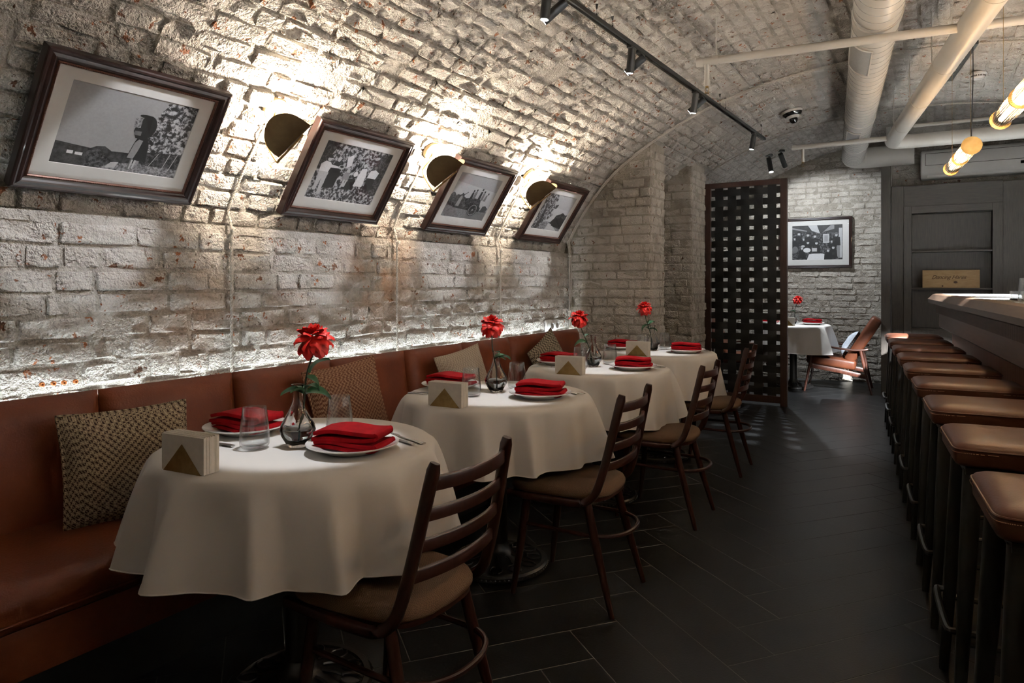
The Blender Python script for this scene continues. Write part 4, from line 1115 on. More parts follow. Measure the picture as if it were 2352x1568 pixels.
def framed(name, Mw, w, h, mould, photo_rect, pid, label, group):
    """Mw: matrix of the frame's front plane, local x right, y up, z towards the viewer"""
    t = empty(name, (0, 0, 0), 0, label, 'picture', group); t.matrix_world = Mw
    def ringset(prof, nm, m, par=t):
        mb = MB(); vs = []; fs = []
        for o, z in prof:
            a, b = w/2-o, h/2-o; vs += [(-a,-b,z),(a,-b,z),(a,b,z),(-a,b,z)]
        for k in range(len(prof)-1):
            for i in range(4): fs.append((k*4+i, k*4+(i+1) % 4, (k+1)*4+(i+1) % 4, (k+1)*4+i))
        fs = [f for f in fs]; return mb.add(vs, fs).build(nm, m, par, smooth=0, recalc=False)
    q = mould
    ringset([(0,-.042),(0,-.006),(.004,-.001),(.010,0),(.016,-.003),(.019,-.002),(.026,0),(.031,-.003),(.036,-.010),(q-.009,-.013),(q-.008,-.015)], 'moulding', M['wood_frame'])
    ringset([(q-.009,-.013),(q-.006,-.010),(q-.003,-.010),(q,-.014),(q,-.019)], 'bead_strip', M['wood_bead'])
    bd = MB()
    a, b = w/2-q+.0045, h/2-q+.0045
    for L_, fx in ((2*a, lambda s_: (-a+s_, -b)), (2*a, lambda s_: (-a+s_, b)), (2*b, lambda s_: (-a, -b+s_)), (2*b, lambda s_: (a, -b+s_))):
        n_ = int(L_/.0075)
        for k in range(n_):
            x, y = fx((k+.5)*L_/n_); bd.lathe([(0,-.003),(.0027,0),(0,.003)], 4, (x, y, -.0095))
    bd.build('beading', M['wood_bead'], t, smooth=0)['kind'] = 'stuff'
    x0, y0, x1, y1 = photo_rect
    X = lambda u: lerp(-w/2, w/2, u); Yv = lambda v: lerp(-h/2, h/2, v)
    px0, px1, py0, py1 = X(x0), X(x1), Yv(y0), Yv(y1)
    mb = MB(); a, b = w/2-q, h/2-q; z = -.018
    vs = [(-a,-b,z),(a,-b,z),(a,b,z),(-a,b,z),(px0,py0,z),(px1,py0,z),(px1,py1,z),(px0,py1,z)]
    e = .0016
    vs += [(px0+e,py0+e,z-.0025),(px1-e,py0+e,z-.0025),(px1-e,py1-e,z-.0025),(px0+e,py1-e,z-.0025)]
    fs = [(i, (i+1) % 4, 4+(i+1) % 4, 4+i) for i in range(4)] + [(4+i, 4+(i+1) % 4, 8+(i+1) % 4, 8+i) for i in range(4)]
    mb.add(vs, fs).build('mat_board', M['matboard'], t, smooth=0, recalc=False)
    pm = MB(); zz = -.0208
    for key, poly in PHOTO[pid]:
        zz += .00004
        pts = [(lerp(px0+.001, px1-.001, min(1, max(0, u))), lerp(py0+.001, py1-.001, min(1, max(0, v))), zz) for u, v in poly]
        ar = sum(pts[i][0]*pts[(i+1) % len(pts)][1]-pts[(i+1) % len(pts)][0]*pts[i][1] for i in range(len(pts)))
        if ar < 0: pts.reverse()
        pm.add(pts, [tuple(range(len(pts)))], PK.index(key))
    pm.build('photograph', PML, t, smooth=0, recalc=False)
    MB().add([(-a,-b,-.0165),(a,-b,-.0165),(a,b,-.0165),(-a,b,-.0165)], [(0,1,2,3)]).build('glass_pane', M['pane'], t, smooth=0, recalc=False)
    MB().box(-w/2+.004, w/2-.004, -h/2+.004, h/2-.004, -.042, -.0225).build('backing', M['wood_frame'], t, smooth=0)
    MB().lathe([(0,0),(.006,.001),(.007,.006),(.005,.011),(0,.012)], 12, (0, h/2+.012, -.03)).build('hanging_pin', M['chrome'], t)
    return t
FW, FH = .652, .50
for k, (yc, lb) in enumerate([(1.362, 'framed vineyard photo of a person carrying a basket, nearest of the frames on the vault'), (2.468, 'framed photo of grape pickers among leaves, second of the frames on the vault'), (3.53, 'framed photo of people on a laden cart, third of the frames on the vault'), (4.625, 'framed photo of a tree lined lane, furthest of the frames on the vault')]):
    up = Vector((.275, 0, .413)).normalized(); rt = Vector((0, 1, 0)); nr = rt.cross(up)
    c = Vector((-2.6, yc, 1.568)) + up*(FH/2)
    Mw = Matrix(((rt.x, up.x, nr.x, c.x), (rt.y, up.y, nr.y, c.y), (rt.z, up.z, nr.z, c.z), (0,0,0,1)))
    framed('picture_frame', Mw, FW, FH, .050, (.155, .205, .845, .815), k, lb, 'framed photographs leaning from the vault')
Mw = Matrix(((1,0,0,-1.295),(0,0,-1,9.555),(0,1,0,1.772),(0,0,0,1)))
framed('picture_frame', Mw, .88, .655, .038, (.19, .165, .875, .85), 4, 'framed photo of a crowd in a room hanging on the far brick wall', None)

# ================================================================== WALL LAMPS AND CABLES
def sconce(y, label):
    t = empty('wall_sconce', (-2.40, y, 1.975), 0, label, 'wall lamp', 'brass wall sconces')
    s0 = vault_s(-2.415); p, tg, nr = vault_at(s0)
    O = Vector((-2.40, 0, 1.975))
    q = nr.to_track_quat('Z', 'Y').to_matrix()
    mb = MB().lathe([(0,0),(.054,0),(.055,.004),(.055,.016),(.051,.022),(0,.023)], 36)
    mb.v = [tuple(q @ Vector(v) + (p - O) + nr*.014) for v in mb.v]; mb.build('back_plate', M['brass_plate'], t)
    e1 = Vector((.867, 0, .498)); e2 = Vector((-.498, 0, .867)); e3 = Vector((0, 1, 0)); c = Vector((-2.281, 0, 1.853)) - O; R = .113
    for s in (-1, 1):
        NU, NVv = 30, 12
        def P(i, j, off=0):
            a = PI*i/(NU-1); x = -math.cos(a); hgt = math.sin(a)
            v = j/(NVv-1); h_ = v*hgt*R*.74
            spread = .026*(1-math.exp(-h_/.010)) + h_*.70
            return c + e1*(x*R) + e2*(h_ - .010*math.exp(-h_/.012)) + e3*(s*(spread + off))
        mb = MB().grid(lambda i, j: P(i, j), NU, NVv); n0 = len(mb.v)
        mb.grid(lambda i, j: P(i, j, -s*.0022), NU, NVv)
        for i in range(NU-1): mb.f.append(((NVv-1)*NU+i, (NVv-1)*NU+i+1, n0+(NVv-1)*NU+i+1, n0+(NVv-1)*NU+i)); mb.m.append(0)
        mb.build('shade_leaf', M['brass_shade'], t, smooth=60)
    MB().tube(bez([p-O+nr*.03, p-O+nr*.05-tg*.04, p-O+nr*.045-tg*.13, c-e1*.135-e2*.012, c-e1*.11-e2*.022, c-e1*.02-e2*.020, c+e1*.055-e2*.018], 6), .0048, 8, up=(0, 1, 0)).build('arm', M['brass'], t)
    mb = MB().lathe([(0,0),(.012,0),(.014,.01),(.022,.03),(.026,.045),(.022,.062),(.010,.072),(0,.074)], 18)
    qb = e2.to_track_quat('Z', 'Y').to_matrix(); mb.v = [tuple(qb @ (Vector(v)*.62) + c + e2*.004) for v in mb.v]; mb.build('bulb', M['bulb_warm'], t)
    light('sconce_light', 'POINT', tuple(c + e2*.054), P_SCONCE, WARM, t, size=.025)
    return t
for y, lb in ((1.945, 'folded brass wall lamp between the first and second framed photographs'), (3.02, 'folded brass wall lamp between the second and third framed photographs'), (4.105, 'folded brass wall lamp between the third and fourth framed photographs')):
    sconce(y, lb)

def twisted(name, path, label, group, r=.0042, pitch=.03, knobs=()):
    """two-strand cotton cable along a polyline"""
    t = empty(name, path[0], 0, label, 'cable', group); O = Vector(path[0])
    P = [Vector(p) - O for p in path]; fine = []
    for a, b in zip(P[:-1], P[1:]):
        n_ = max(1, int((b-a).length/.006))
        fine += [a.lerp(b, k/n_) for k in range(n_)]
    fine.append(P[-1])
    for s in (0, PI):
        pts = []; L_ = 0
        for i, p in enumerate(fine):
            d = (fine[min(i+1, len(fine)-1)] - fine[max(0, i-1)]).normalized()
            if i: L_ += (p-fine[i-1]).length
            a = d.cross(Vector((0, 1, 0.2))).normalized(); b = d.cross(a); ph_ = 2*PI*L_/pitch + s
            pts.append(p + (a*math.cos(ph_) + b*math.sin(ph_))*r*.85)
        MB().tube(pts, r, 5, up=(0.3, 1, .2)).build('strand', M['rope'], t, smooth=80)
    for k in knobs:
        mb = MB().lathe([(0,-.012),(.009,-.012),(.011,-.006),(.008,0),(.011,.006),(.009,.012),(.004,.0125),(.003,.009),(0,.009)], 14)
        qk = Vector((1, 0, 0)).to_track_quat('Z', 'Y').to_matrix(); mb.v = [tuple(qk @ Vector(v) + Vector(k) - O) for v in mb.v]; mb.build('insulator', M['ceramic'], t)
    return t
def vault_path(y0, y1, x0, x1, off, n=16, dz=0):
    out = []
    for k in range(n+1):
        f = k/n; s_ = lerp(vault_s(x0), vault_s(x1), f); p, tg, nr = vault_at(s_); out.append(p + nr*off + Vector((0, lerp(y0, y1, f), dz)))
    return out
for y, yl, lb in ((1.903, 1.93, 'twisted white cable running down below the first wall lamp'), (2.995, 3.0, 'twisted white cable running down below the second wall lamp'), (4.108, 4.10, 'twisted white cable running down below the third wall lamp')):
    twisted('lamp_cable', [(-2.632, y, .80), (-2.632, y, 1.49)] + vault_path(y, yl, -2.69, -2.46, .034, 8), lb, 'cables on the left wall', knobs=[(-2.628, y+.008, .985), (-2.628, y+.004, 1.485)])
for k, dy in enumerate((0, .028)):
    twisted('corner_cable', [(-2.632, 5.195+dy, .86), (-2.632, 5.195+dy, 1.50)] + vault_path(5.20+dy, 5.232+dy*.4, -2.68, 1.6, .030, 34),
            ['twisted cable in the pier corner, the one on the lamp side', 'twisted cable in the pier corner, the one touching the pier'][k], 'cables in the corner by the pier',
            knobs=[(-2.628, 5.195+dy, 1.01), (-2.628, 5.195+dy, 1.48)] if k == 0 else [])
twisted('arch_cable', vault_path(6.93, 6.93, -1.9, 1.6, .026, 30), 'twisted cable following the arch edge above the woven screen', None)
# surface sockets and wall plugs
t = empty('double_socket', (-2.648, 4.84, .905), 0, 'white double surface socket on the brick above the banquette end', 'socket')
for k, dy in enumerate((0, .085)):
    mb = MB().lathe([(0,0),(.040,0),(.041,.006),(.038,.012),(.030,.014),(.030,.040),(.026,.043),(.022,.040),(.020,.022),(0,.022)], 28)
    qk = Vector((1, 0, 0)).to_track_quat('Z', 'Y').to_matrix(); mb.v = [tuple(qk @ Vector(v) + Vector((0, dy, 0))) for v in mb.v]; mb.build('socket_cup', M['white_plastic'], t)
MB().box(-.006, .004, -.045, .13, -.045, .045).build('base_plate', M['white_plastic'], t, smooth=30, bevel=.003)
for k, y in enumerate((1.155, 1.192, 1.226, 1.265)):
    mb = MB().lathe([(0,0),(.0085,0),(.0085,.007),(.006,.009),(.0035,.008),(.003,.002),(0,.002)], 14)
    qk = Vector((1, 0, 0)).to_track_quat('Z', 'Y').to_matrix(); mb.v = [tuple(qk @ Vector(v)) for v in mb.v]
    o = mb.build('wall_plug', M['orange']); o.location = (-2.648, y, .896-.001*k)
    tag(o, 'small orange wall plug in the brick, %s from the left of the row of four' % ORD[k], 'wall plug', 'orange wall plugs')

# ================================================================== CEILING SERVICES
def track_x(y): return -1.42 + .036*(y-2.8)
TRZ = 2.55
tr = empty('light_track', (track_x(3.5), 3.5, TRZ), 0, 'long black lighting track hanging under the brick vault', 'track light rail')
tl0, tl1 = .9, 6.42; tdx = .036
def trk(y, z=TRZ): return Vector((track_x(y)-track_x(3.5), y-3.5, z-TRZ))
MB().sweep([trk(tl0), trk(tl1)], [(-.016, -.010), (.016, -.010), (.016, .012), (-.016, .012)]).build('rail', M['black_metal'], tr, smooth=0)
MB().sweep([trk(tl0+.01, TRZ-.0105), trk(tl1-.01, TRZ-.0105)], [(-.006, -.002), (.006, -.002), (.006, .002), (-.006, .002)]).build('conductor_slot', M['black'], tr, smooth=0)
for y in (1.2, 3.08, 3.26, 5.10, 5.24, 6.32):
    a = trk(y, TRZ+.012); zt = vault_z(track_x(y))-.012; b = trk(y+.0, zt)
    MB().tube([a, a+Vector((0, 0, .022))], [.006, .003], 8).build('wire_grip', M['black_metal'], tr)
    MB().tube([a+Vector((0, 0, .02)), b], .0010, 5).build('wire', M['black_metal'], tr)
    MB().tube([b-Vector((0, 0, .024)), b], [.003, .008], 8).build('ceiling_cap', M['black_metal'], tr)

def spot_head(pos, target, power, label, group, col=NEUT, angle=26, blend=.45, size=.02, neck=None):
    """black cylinder spot below `pos`, aimed at target"""
    t = empty('track_spot', pos, 0, label, 'spotlight', group)
    MB().box(-.014, .014, -.038, .038, -.018, -.004).build('adapter', M['black_metal'], t, smooth=0, bevel=.002, segs=1)
    piv = Vector((0, 0, -.045))
    MB().tube([(0, 0, -.015), piv], .006, 8).build('stem', M['black_metal'], t)
    d = (Vector(target) - Vector(pos) - piv).normalized()
    MB().tube([piv - d*.030, piv - d*.028, piv + d*.098, piv + d*.100], [.020, .0215, .0215, .020], 20, up=(.3, .9, .1)).build('body', M['black_metal'], t)
    MB().tube([piv + d*.1002, piv + d*.1012], .0165, 18, up=(.3, .9, .1)).build('lens', M['lens'], t)
    lp = piv + d*.108
    L = light('spot_light', 'SPOT', tuple(lp), power, col, t, size=size, angle=angle, blend=blend)
    L.rotation_euler = d.to_track_quat('-Z', 'Y').to_euler()
    return t
SG = 'black spots on the track'
def tpos(y, dx=0): return (track_x(y)+dx, y, TRZ-.006)
PAIRS = [(1.50, 1.62, 0), (2.60, 2.72, 1), (3.50, 3.62, 2), (4.55, 4.67, 3)]
for k, (ya, yb, ti) in enumerate(PAIRS):
    tx, ty = TABLES[ti]; w = TNAME[ti]
    spot_head(tpos(ya), (tx+.02, ty+.0, .755), P_TABLE, 'black track spot lighting the top of the %s round table' % w, SG, (.95, .97, 1.0), 23, .4)
    spot_head(tpos(yb), (-2.46, (1.362, 2.468, 3.53, 4.625)[k], 1.70), P_FRAME, 'black track spot aimed at the picture above the %s round table' % w, SG, (.93, .95, 1.0), 24, .4)
spot_head(tpos(6.06), (-1.75, 5.95, 0), P_TABLE*.6, 'single black track spot at the far end of the track', SG, (.95, .97, 1.0), 30, .4)
# two surface spots in the far bay
def canopy_spot(pos, target, power, label, angle):
    t = empty('ceiling_spot', pos, 0, label, 'spotlight', 'black ceiling spots in the far bay')
    MB().lathe([(0,-.022),(.040,-.022),(.042,-.018),(.042,0),(0,0)], 24).build('canopy', M['black_metal'], t)
    MB().tube([(0,0,-.02),(0,0,-.06)], .008, 8).build('stem', M['black_metal'], t)
    d = (Vector(target)-Vector(pos)-Vector((0,0,-.07))).normalized(); p = Vector((0,0,-.07))
    MB().tube([p-d*.03, p-d*.028, p+d*.148, p+d*.15], [.026,.028,.028,.027], 20, up=(.3,.9,.1)).build('body', M['black_metal'], t)
    MB().tube([p+d*.1502, p+d*.1512], .022, 18, up=(.3,.9,.1)).build('lens', M['lens'], t)
    L = light('spot_light', 'SPOT', tuple(p+d*.16), power, COOL, t, size=.025, angle=angle, blend=.35)
    L.rotation_euler = d.to_track_quat('-Z', 'Y').to_euler(); return t
canopy_spot((-1.62, 8.35, vault_z(-1.62)+.20), (-1.05, 7.70, 0), P_FARSPOT*1.15, 'black ceiling spot in the far bay, the one with its lit lens showing', 75)
canopy_spot((-1.50, 8.42, vault_z(-1.50)+.20), (-1.15, 9.5, 1.35), P_FARSPOT*.55, 'black ceiling spot in the far bay, half hidden by the top of the screen', 115)

# spiral air duct
dct = empty('spiral_air_duct', (-.47, 6.0, 2.65), 0, 'wide white spiral air duct running under the ceiling', 'duct')
O = Vector((-.47, 6.0, 2.65)); RD = .115
da, db = Vector((-.02, 2.05, 2.65)), Vector((-.735, 8.34, 2.65)); dd = (db-da).normalized()
def duct_pts(p0, p1, step=.008):
    n_ = int((p1-p0).length/step); return [p0.lerp(p1, k/n_) for k in range(n_+1)]
pts = duct_pts(da-O, db-O, .0125); rr = []
for k in range(len(pts)):
    rr.append(RD)
MB().tube(pts, rr, 40).build('spiral_pipe', M['white_metal'], dct, smooth=60)
sx_ = dd.cross(Vector((0, 0, 1))).normalized(); hx_ = []
for k in range(int((db-da).length/.10*28)):
    a = 2*PI*k/28; hx_.append(da-O+dd*(.10*k/28) + (sx_*math.cos(a) + Vector((0, 0, 1))*math.sin(a))*(RD+.0004))
MB().tube(hx_, .0022, 5, up=(.3, .8, .5)).build('spiral_seam', M['grille'], dct, smooth=60)
el = bez([db-O, db-O+dd*.12+Vector((.01, 0, 0)), db-O+dd*.20+Vector((.10, 0, 0)), db-O+dd*.22+Vector((.24, -.01, 0))], 5)
MB().tube(el, RD*.985, 32).build('elbow', M['white_metal'], dct, smooth=60)
MB().tube([el[-1], el[-1]+Vector((.36, 0, 0))], RD*.97, 32).build('branch_pipe', M['white_metal'], dct, smooth=60)
for y in (3.98, 6.35, 7.55):
    c = da.lerp(db, (y-da.y)/(db.y-da.y))-O
    MB().tube([c-dd*.03, c-dd*.028, c+dd*.028, c+dd*.03], [RD+.001, RD+.005, RD+.005, RD+.001], 40).build('joint_collar', M['white_metal'], dct, smooth=40)
def duct_grille(y0, y1, a0, a1):
    c0 = da.lerp(db, (y0-da.y)/(db.y-da.y))-O; c1 = da.lerp(db, (y1-da.y)/(db.y-da.y))-O
    sx = dd.cross(Vector((0,0,1))).normalized()
    def P(i, j):
        a = math.radians(lerp(a0, a1, i/12)); c = c0.lerp(c1, j/4.0); return c + (sx*math.cos(a) + Vector((0,0,1))*math.sin(a))*(RD+.0055)
    gr = MB().grid(P, 13, 5).build('air_grille', M['grille'], dct, smooth=60)
    fr = MB(); rim_ = [P(i, 0) for i in range(13)] + [P(12, j) for j in range(1, 5)] + [P(i, 4) for i in range(11, -1, -1)] + [P(0, j) for j in range(3, 0, -1)]
    fr.tube(rim_, .006, 6, closed=True).build('grille_frame', M['white_metal'], gr)
duct_grille(4.25, 4.72, -165, -95); duct_grille(6.55, 6.98, -140, -85)

# sprinkler main and branches
spm = empty('sprinkler_main', (0, 5, 2.5), 0, 'thick white sprinkler main pipe running beside the spiral duct', 'pipe'); O = Vector((0, 5, 2.5))
ma, mb_ = Vector((.46, 2.15, 2.5)), Vector((-.285, 6.78, 2.5)); md = (mb_-ma).normalized()
MB().tube([ma-O, mb_-O], .0625, 32).build('main_pipe', M['white_metal'], spm, smooth=60)
e = bez([mb_-O, mb_-O+md*.09+Vector((.01, 0, 0)), mb_-O+md*.14+Vector((.07, 0, 0)), mb_-O+md*.15+Vector((.17, .01, 0))], 5)
MB().tube(e, .062, 28).build('elbow', M['white_metal'], spm, smooth=60)
MB().tube([e[-1], e[-1]+Vector((1.6, .05, 0))], .060, 28).build('cross_pipe', M['white_metal'], spm, smooth=60)
for y in (3.55, 4.6, 5.4, 6.2):
    c = ma.lerp(mb_, (y-ma.y)/(mb_.y-ma.y))-O
    MB().tube([c-md*.012, c+md*.012], .0645, 28).build('joint_ring', M['white_metal'], spm, smooth=40)
    zt = vault_z((c+O).x)-2.5
    MB().tube([c+Vector((-.062, 0, 0)), c+Vector((-.066, 0, .04)), c+Vector((-.066, 0, zt))], .004, 6).build('hanger_rod', M['white_metal'], spm)
def branch(name, a, b, label, drop, hang):
    a, b = Vector(a), Vector(b); t = empty(name, a, 0, label, 'pipe', 'white sprinkler branch pipes')
    d = (b-a).normalized()
    MB().tube([(0,0,0), b-a], .0225, 20).build('pipe', M['white_metal'], t, smooth=60)
    MB().tube([-d*.002, d*.035], .0255, 20).build('end_cap', M['white_metal'], t, smooth=40)
    c = d*drop
    MB().tube([c, c+Vector((0,0,-.11))], .0135, 14).build('dropper', M['white_metal'], t)
    MB().tube([c+Vector((0,0,-.105)), c+Vector((0,0,-.14))], .0165, 14).build('socket', M['white_metal'], t)
    MB().tube([c+Vector((0,0,-.14)), c+Vector((0,0,-.15))], .009, 10).build('sprinkler_nozzle', M['brass'], t)
    for s in (-1, 1): MB().tube([c+Vector((s*.008,0,-.148)), c+Vector((s*.012,0,-.162)), c+Vector((s*.003,0,-.178))], .0018, 6, up=(0,1,0)).build('sprinkler_arm', M['brass'], t)
    MB().tube([c+Vector((0,0,-.178)), c+Vector((0,0,-.180))], .014, 14).build('deflector', M['brass'], t)
    if hang:
        h_ = d*hang
        MB().tube([h_+Vector((0,0,.02)), Vector((h_.x, h_.y, vault_z((a+h_).x)-a.z))], .003, 6).build('hanger_rod', M['white_metal'], t)
        MB().tube([h_-d*.014, h_+d*.014], .027, 18).build('hanger_clip', M['white_metal'], t)
    return t
branch('sprinkler_branch', (-1.133, 3.83, 2.5), (.165, 3.99, 2.5), 'white sprinkler branch pipe crossing in front of the duct at the top', .055, .105)
branch('sprinkler_branch', (-1.098, 6.72, 2.5), (-.275, 6.70, 2.5), 'white sprinkler branch pipe crossing below the far end of the duct', .09, 0)
o = MB().tube([(0,0,0),(.75,.09,0)], .0225, 20).build('sprinkler_branch', M['white_metal'], None, smooth=60); o.location = (.20, 4.0, 2.5)
tag(o, 'white sprinkler branch pipe right of the main, above the pendant lamps', 'pipe', 'white sprinkler branch pipes')
o = MB().tube([(0,0,0),(1.3,.05,0)], .016, 16).build('conduit_pipe', M['white_metal'], None, smooth=60); o.location = (-.14, 7.05, 2.655)
tag(o, 'thin white pipe crossing the dark arch above the air conditioner', 'pipe')

# camera dome and smoke detector
sdm, tg_, nr_ = vault_at(vault_s(-1.03)); p = sdm + Vector((0, 6.25, 0)) + nr_*.012
t = empty('security_camera', p, 0, 'white dome security camera with black lens on the vault', 'camera')
t.rotation_euler = (-nr_).to_track_quat('Z', 'Y').to_euler()
MB().lathe([(0,.0),(.085,0),(.088,-.008),(.080,-.022),(0,-.024)], 36).build('base_ring', M['white_plastic'], t)
MB().lathe([(.081,-.020),(.074,-.036),(.058,-.048),(0,-.05)], 36).build('dark_band', M['black'], t)
MB().lathe([(.055,-.046),(.050,-.062),(.040,-.068),(0,-.069)], 36).build('lower_ring', M['white_plastic'], t)
MB().lathe([(.034,-.066),(.034,-.080),(.028,-.098),(.015,-.109),(0,-.112)], 28).build('dome', M['black'], t)
sdm, tg_, nr_ = vault_at(vault_s(.29)); p = sdm + Vector((0, 6.03, 0)) + nr_*.010
t = empty('smoke_detector', p, 0, 'white round smoke detector on the vault above the bar', 'smoke detector')
MB().lathe([(0,0),(.052,0),(.053,-.012),(.047,-.016),(0,-.016)], 32).build('base', M['white_plastic'], t)
MB().lathe([(.047,-.016),(.045,-.036),(.036,-.046),(0,-.048)], 32).build('sensor_cap', M['white_plastic'], t)
sl = MB()
for k in range(28):
    a = 2*PI*k/28; sl.obox((.0455*math.cos(a), .0455*math.sin(a), -.027), .003, .005, .010, Matrix.Rotation(a, 3, 'Z'))
sl.build('vent_slots', M['black'], t, smooth=0)['kind'] = 'stuff'
# dark mounting channel above the pendants
p0, p1 = Vector((.225, 5.20, 2.775)), Vector((.105, 6.10, 2.785)); c = (p0+p1)/2
t = empty('mounting_channel', c, 0, 'dark perforated metal channel fixed to the vault above the pendants', 'channel')
MB().sweep([p0-c, p1-c], [(-.028,-.012),(.028,-.012),(.028,.012),(-.028,.012)]).build('channel', M['black_iron'], t, smooth=0)
for k in range(9):
    q = p0.lerp(p1, (k+.5)/9)-c; MB().obox(q+Vector((0,0,-.0125)), .008, .05, .002, Matrix.Rotation(math.radians(7.6), 3, 'Z')).build('slot', M['dark_void'], t, smooth=0)
for k in (0, 1):
    q = p0.lerp(p1, .06+.88*k)-c; MB().lathe([(0,-.016),(.006,-.015),(.007,-.012),(0,-.012)], 10, tuple(q)).build('screw', M['chrome'], t)

# ================================================================== PENDANTS OVER THE BAR
def pendant(n, d, label):
    L_ = .88; z = 2.04; p = bar_pt(n, d, z)
    t = empty('bar_pendant', p, BA + math.radians(.3), label, 'pendant lamp', 'glass rod pendants over the bar')
    MB().tube([(0,-L_/2+.01,0),(0,L_/2-.01,0)], .012, 14).build('core', M['pend_core'], t)
    rd = MB()
    for k in range(26):
        a = 2*PI*k/26
        for y0, y1 in ((-L_/2, -.006), (.006, L_/2)):
            rd.tube([(.039*math.cos(a), y0, .039*math.sin(a)), (.039*math.cos(a), y1, .039*math.sin(a))], .0043, 6)
    rd.build('glass_rods', M['rod'], t, smooth=60)['kind'] = 'stuff'
    MB().tube([(0,-L_/2-.006,0),(0,-L_/2,0)], .052, 40).build('end_disc', M['brass'], t, smooth=40)
    for y in (0, L_/2):
        mb = MB(); prof = [(.034,-.004),(.047,-.004),(.047,.004),(.034,.004)]
        mb.lathe(prof+[prof[0]], 36); mb.v = [(x, zz+y, yy) for x, yy, zz in mb.v]; mb.build('ring', M['brass'], t, smooth=40)
    zt = min(2.79, vault_z(p.x)-.004)-z
    MB().tube([(0,-L_/2+.03,.05),(0,-L_/2+.03,zt)], .0012, 5).build('wire', M['brass'], t)
    MB().tube([(0,L_/2-.06,.05),(0,L_/2-.06,zt)], .0012, 5).build('wire', M['brass'], t)
    MB().tube(bez([(0,-L_/2+.01,.05),(.004,-L_/2+.012,.2),(.010,-L_/2+.02,.45),(.006,-L_/2+.03,zt)], 5), .003, 6).build('flex', M['black_metal'], t)
    MB().lathe([(0,0),(.045,0),(.045,-.02),(0,-.022)], 24, (0,-L_/2+.03,zt)).build('canopy', M['brass'], t)
    for y in (-.28, .0, .28): light('pendant_light', 'POINT', (0, y, 0), P_PENDANT/3, WARMER, t, size=.03)
    return t
PD = ['far glass rod pendant over the bar with its brass end disc showing', 'glass rod pendant over the bar at the right edge of the view', 'glass rod pendant lamp over the bar, third from the far end', 'glass rod pendant lamp over the bar, nearest the camera end']
for k, (n0, d) in enumerate(((.605, 5.115), (.64, 3.56), (.655, 2.18), (.66, .80))): pendant(n0, d, PD[k])
# unseen service-side track: cool counter spots, and wall-aimed ones added to brighten the ceiling
t2 = empty('bar_light_track', bar_pt(1.35, 2.6, 2.42), BA, 'black lighting track above the service side of the bar', 'track light rail')
MB().box(-.016, .016, -2.3, 2.3, -.01, .012).build('rail', M['black_metal'], t2, smooth=0)
for y in (-2.0, 0, 2.0): MB().tube([(0, y, .01), (0, y, vault_z(bar_pt(1.35, 2.6+y).x)-2.42)], .0015, 5).build('wire', M['black_metal'], t2)
for k, (d, tn, td, tz, pw_, an) in enumerate(((4.75, .98, 6.35, 1.155, 1.0, 30), (4.45, 1.0, 5.0, 1.155, 1.0, 30), (3.9, 2.45, 4.4, 1.75, .13, 75), (3.2, 1.0, 3.3, 1.155, 1.0, 30), (2.6, 2.45, 2.8, 1.75, .13, 75), (1.8, 1.0, 1.8, 1.155, 1.0, 30), (1.2, 2.45, 1.2, 1.75, .13, 75), (.8, 1.0, .7, 1.155, 1.0, 30))):
    spot_head(tuple(bar_pt(1.35, d, 2.415)), tuple(bar_pt(tn, td, tz)), P_BARSPOT*pw_, 'black spot %s from the far end of the track above the bar' % ORD[k], 'black spots on the bar track', (.94, .97, 1.0), an, .5)

# ================================================================== PANELLED WALL BEHIND THE BAR END
YF = 8.75
pw = empty('panelled_shelf_wall', (.3, YF, 0), 0, 'dark smoked oak panelling with built in shelves at the end of the bar', 'shelf unit'); ox, oy = .3, YF
def pb(x0, x1, y0, y1, z0, z1, nm, m, bevel=.002): return MB().box(x0-ox, x1-ox, y0-oy, y1-oy, z0, z1).build(nm, m, pw, smooth=0, bevel=bevel, segs=1)
pb(-.385, -.265, YF, YF+.20, 0, 2.335, 'stile', M['oak'])
pb(.635, 1.9, YF, YF+.20, 0, 2.32, 'side_panel', M['oak'])
pb(-.265, .635, YF, YF+.20, 2.10, 2.33, 'head_panel', M['oak_h'])
pb(-.265, -.190, YF-.018, YF+.20, 0, 2.10, 'shelf_jamb', M['oak'])
pb(.545, .635, YF-.018, YF+.20, 0, 2.10, 'shelf_jamb', M['oak'])
pb(-.190, .545, YF-.018, YF+.20, 2.02, 2.10, 'shelf_head', M['oak_h'])
pb(-.190, .545, YF+.175, YF+.20, 0, 2.02, 'back_board', M['oak'])
for z in (1.590, 1.180, .735): pb(-.190, .545, YF+.005, YF+.175, z, z+.018, 'shelf', M['oak_h'], .001)
pb(-.190, .545, YF-.002, YF+.02, .10, .735, 'cabinet_door', M['oak'])
ins = pb(-.12, .475, YF-.010, YF-.002, .17, .665, 'door_moulding', M['oak'])
pb(-.09, .445, YF-.012, YF-.009, .20, .635, 'door_panel', M['oak'])
o = MB().box(-.047, .047, -.04, .04, 0, 2.60).build('wooden_post', M['oak'], None, smooth=0, bevel=.003, segs=1); o.location = (-.437, 8.70, 0)
tag(o, 'square oak post standing between the far brick wall and the shelf panelling', 'post')
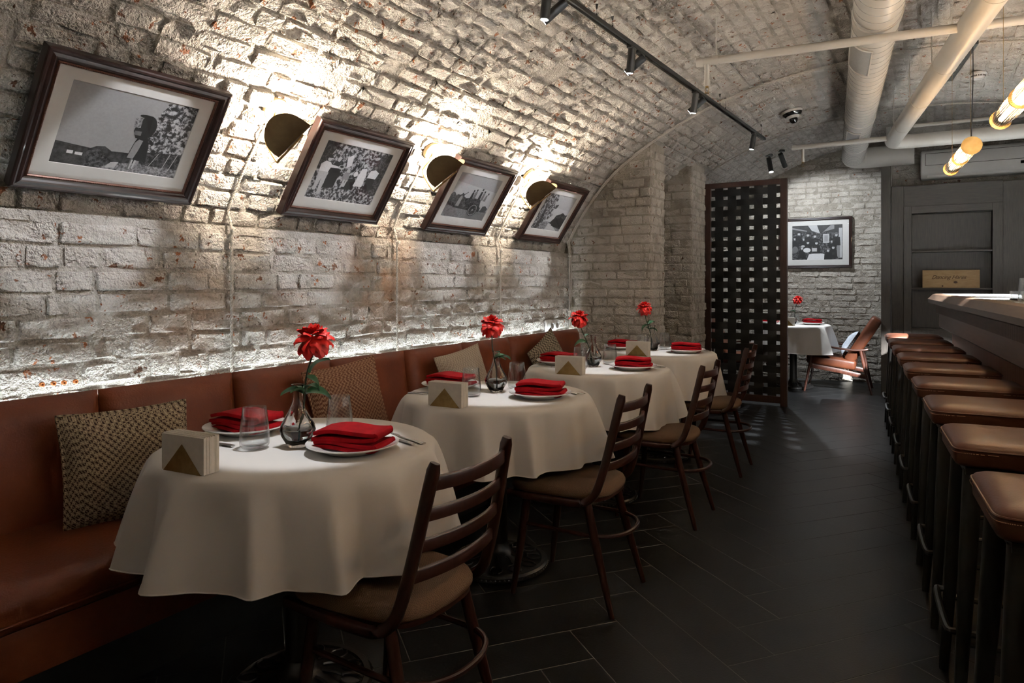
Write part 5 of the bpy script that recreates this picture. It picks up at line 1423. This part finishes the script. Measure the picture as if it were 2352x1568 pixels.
# wine crate with burnt-in script
cr = empty('wine_crate', (.175, YF+.04, 1.198), 0, 'pale pine wine crate with burnt script standing on the oak shelf', 'crate')
MB().box(-.262, .262, 0, .012, 0, .195).build('front_board', M['pine'], cr, smooth=0, bevel=.002, segs=1)
MB().box(-.262, -.250, .012, .12, 0, .195).build('end_board', M['pine'], cr, smooth=0)
MB().box(.250, .262, .012, .12, 0, .195).build('end_board', M['pine'], cr, smooth=0)
MB().box(-.250, .250, .012, .12, 0, .010).build('bottom_board', M['pine'], cr, smooth=0)
for (x, z, rx, rz_) in ((.045, .062, .020, .013), (-.075, .020, .009, .009)):
    MB().lathe([(0, 0), (1, 0), (.9, .06), (0, .07)], 18).build('knot', M['knot'], cr)
    k_ = [c_ for c_ in bpy.data.objects if c_.parent == cr][-1]; k_.rotation_euler = (PI/2, 0, 0); k_.location = (x, .0004, z); k_.scale = (rx, rz_, .012)
def text_obj(name, s, size, m, parent, loc, rot, shear=0.0, ext=.0004, align='CENTER'):
    cu = bpy.data.curves.new(name, 'FONT'); cu.body = s; cu.size = size; cu.shear = shear; cu.align_x = align; cu.extrude = ext; cu.space_character = .92
    o = bpy.data.objects.new(name, cu); COL.objects.link(o)
    me = bpy.data.meshes.new_from_object(o); bpy.data.objects.remove(o); me.materials.clear(); me.materials.append(m)
    o = bpy.data.objects.new(name, me); o.location = loc; o.rotation_euler = rot; return link(o, parent)
text_obj('lettering', 'Dancing Hares', .058, M['ink'], cr, (-.02, -.0008, .098), (PI/2, 0, 0), .45)
sw = MB(); sw.tube([(x, -.0006, z) for x, z in [(-.165+.003*k, .092+.03*math.sin(k*.09)) for k in range(24)]], .0012, 4)
sw.build('flourish', M['ink'], cr)
# air conditioner
ac = empty('air_conditioner', (.52, 8.84, 2.40), 0, 'white wall mounted air conditioner above the oak panelling', 'air conditioner')
pr = [(.13, 0), (-.06, 0), (-.115, .045), (-.128, .10), (-.128, .25), (-.105, .295), (-.06, .31), (.13, .31)]
MB().prism(pr, 'x', -.625, .625).build('casing', M['white_plastic'], ac, smooth=40, bevel=.02, segs=3)
MB().box(-.58, .58, -.1305, -.127, .135, .138).build('panel_gap', M['black'], ac, smooth=0)
MB().box(-.58, .58, -.1305, -.127, .262, .265).build('panel_gap', M['black'], ac, smooth=0)
MB().box(-.58, -.577, -.1305, -.127, .135, .265).build('panel_gap', M['black'], ac, smooth=0)
MB().box(.26, .37, -.1315, -.127, .085, .115).build('display', M['black'], ac, smooth=0, bevel=.002, segs=1)
MB().box(-.56, .56, -.10, -.09, .006, .03).build('air_flap', M['white_plastic'], ac, smooth=0)
MB().tube([(.42,.05,0),(.42,.05,-.10)], .035, 16).build('drain_duct', M['white_plastic'], ac)
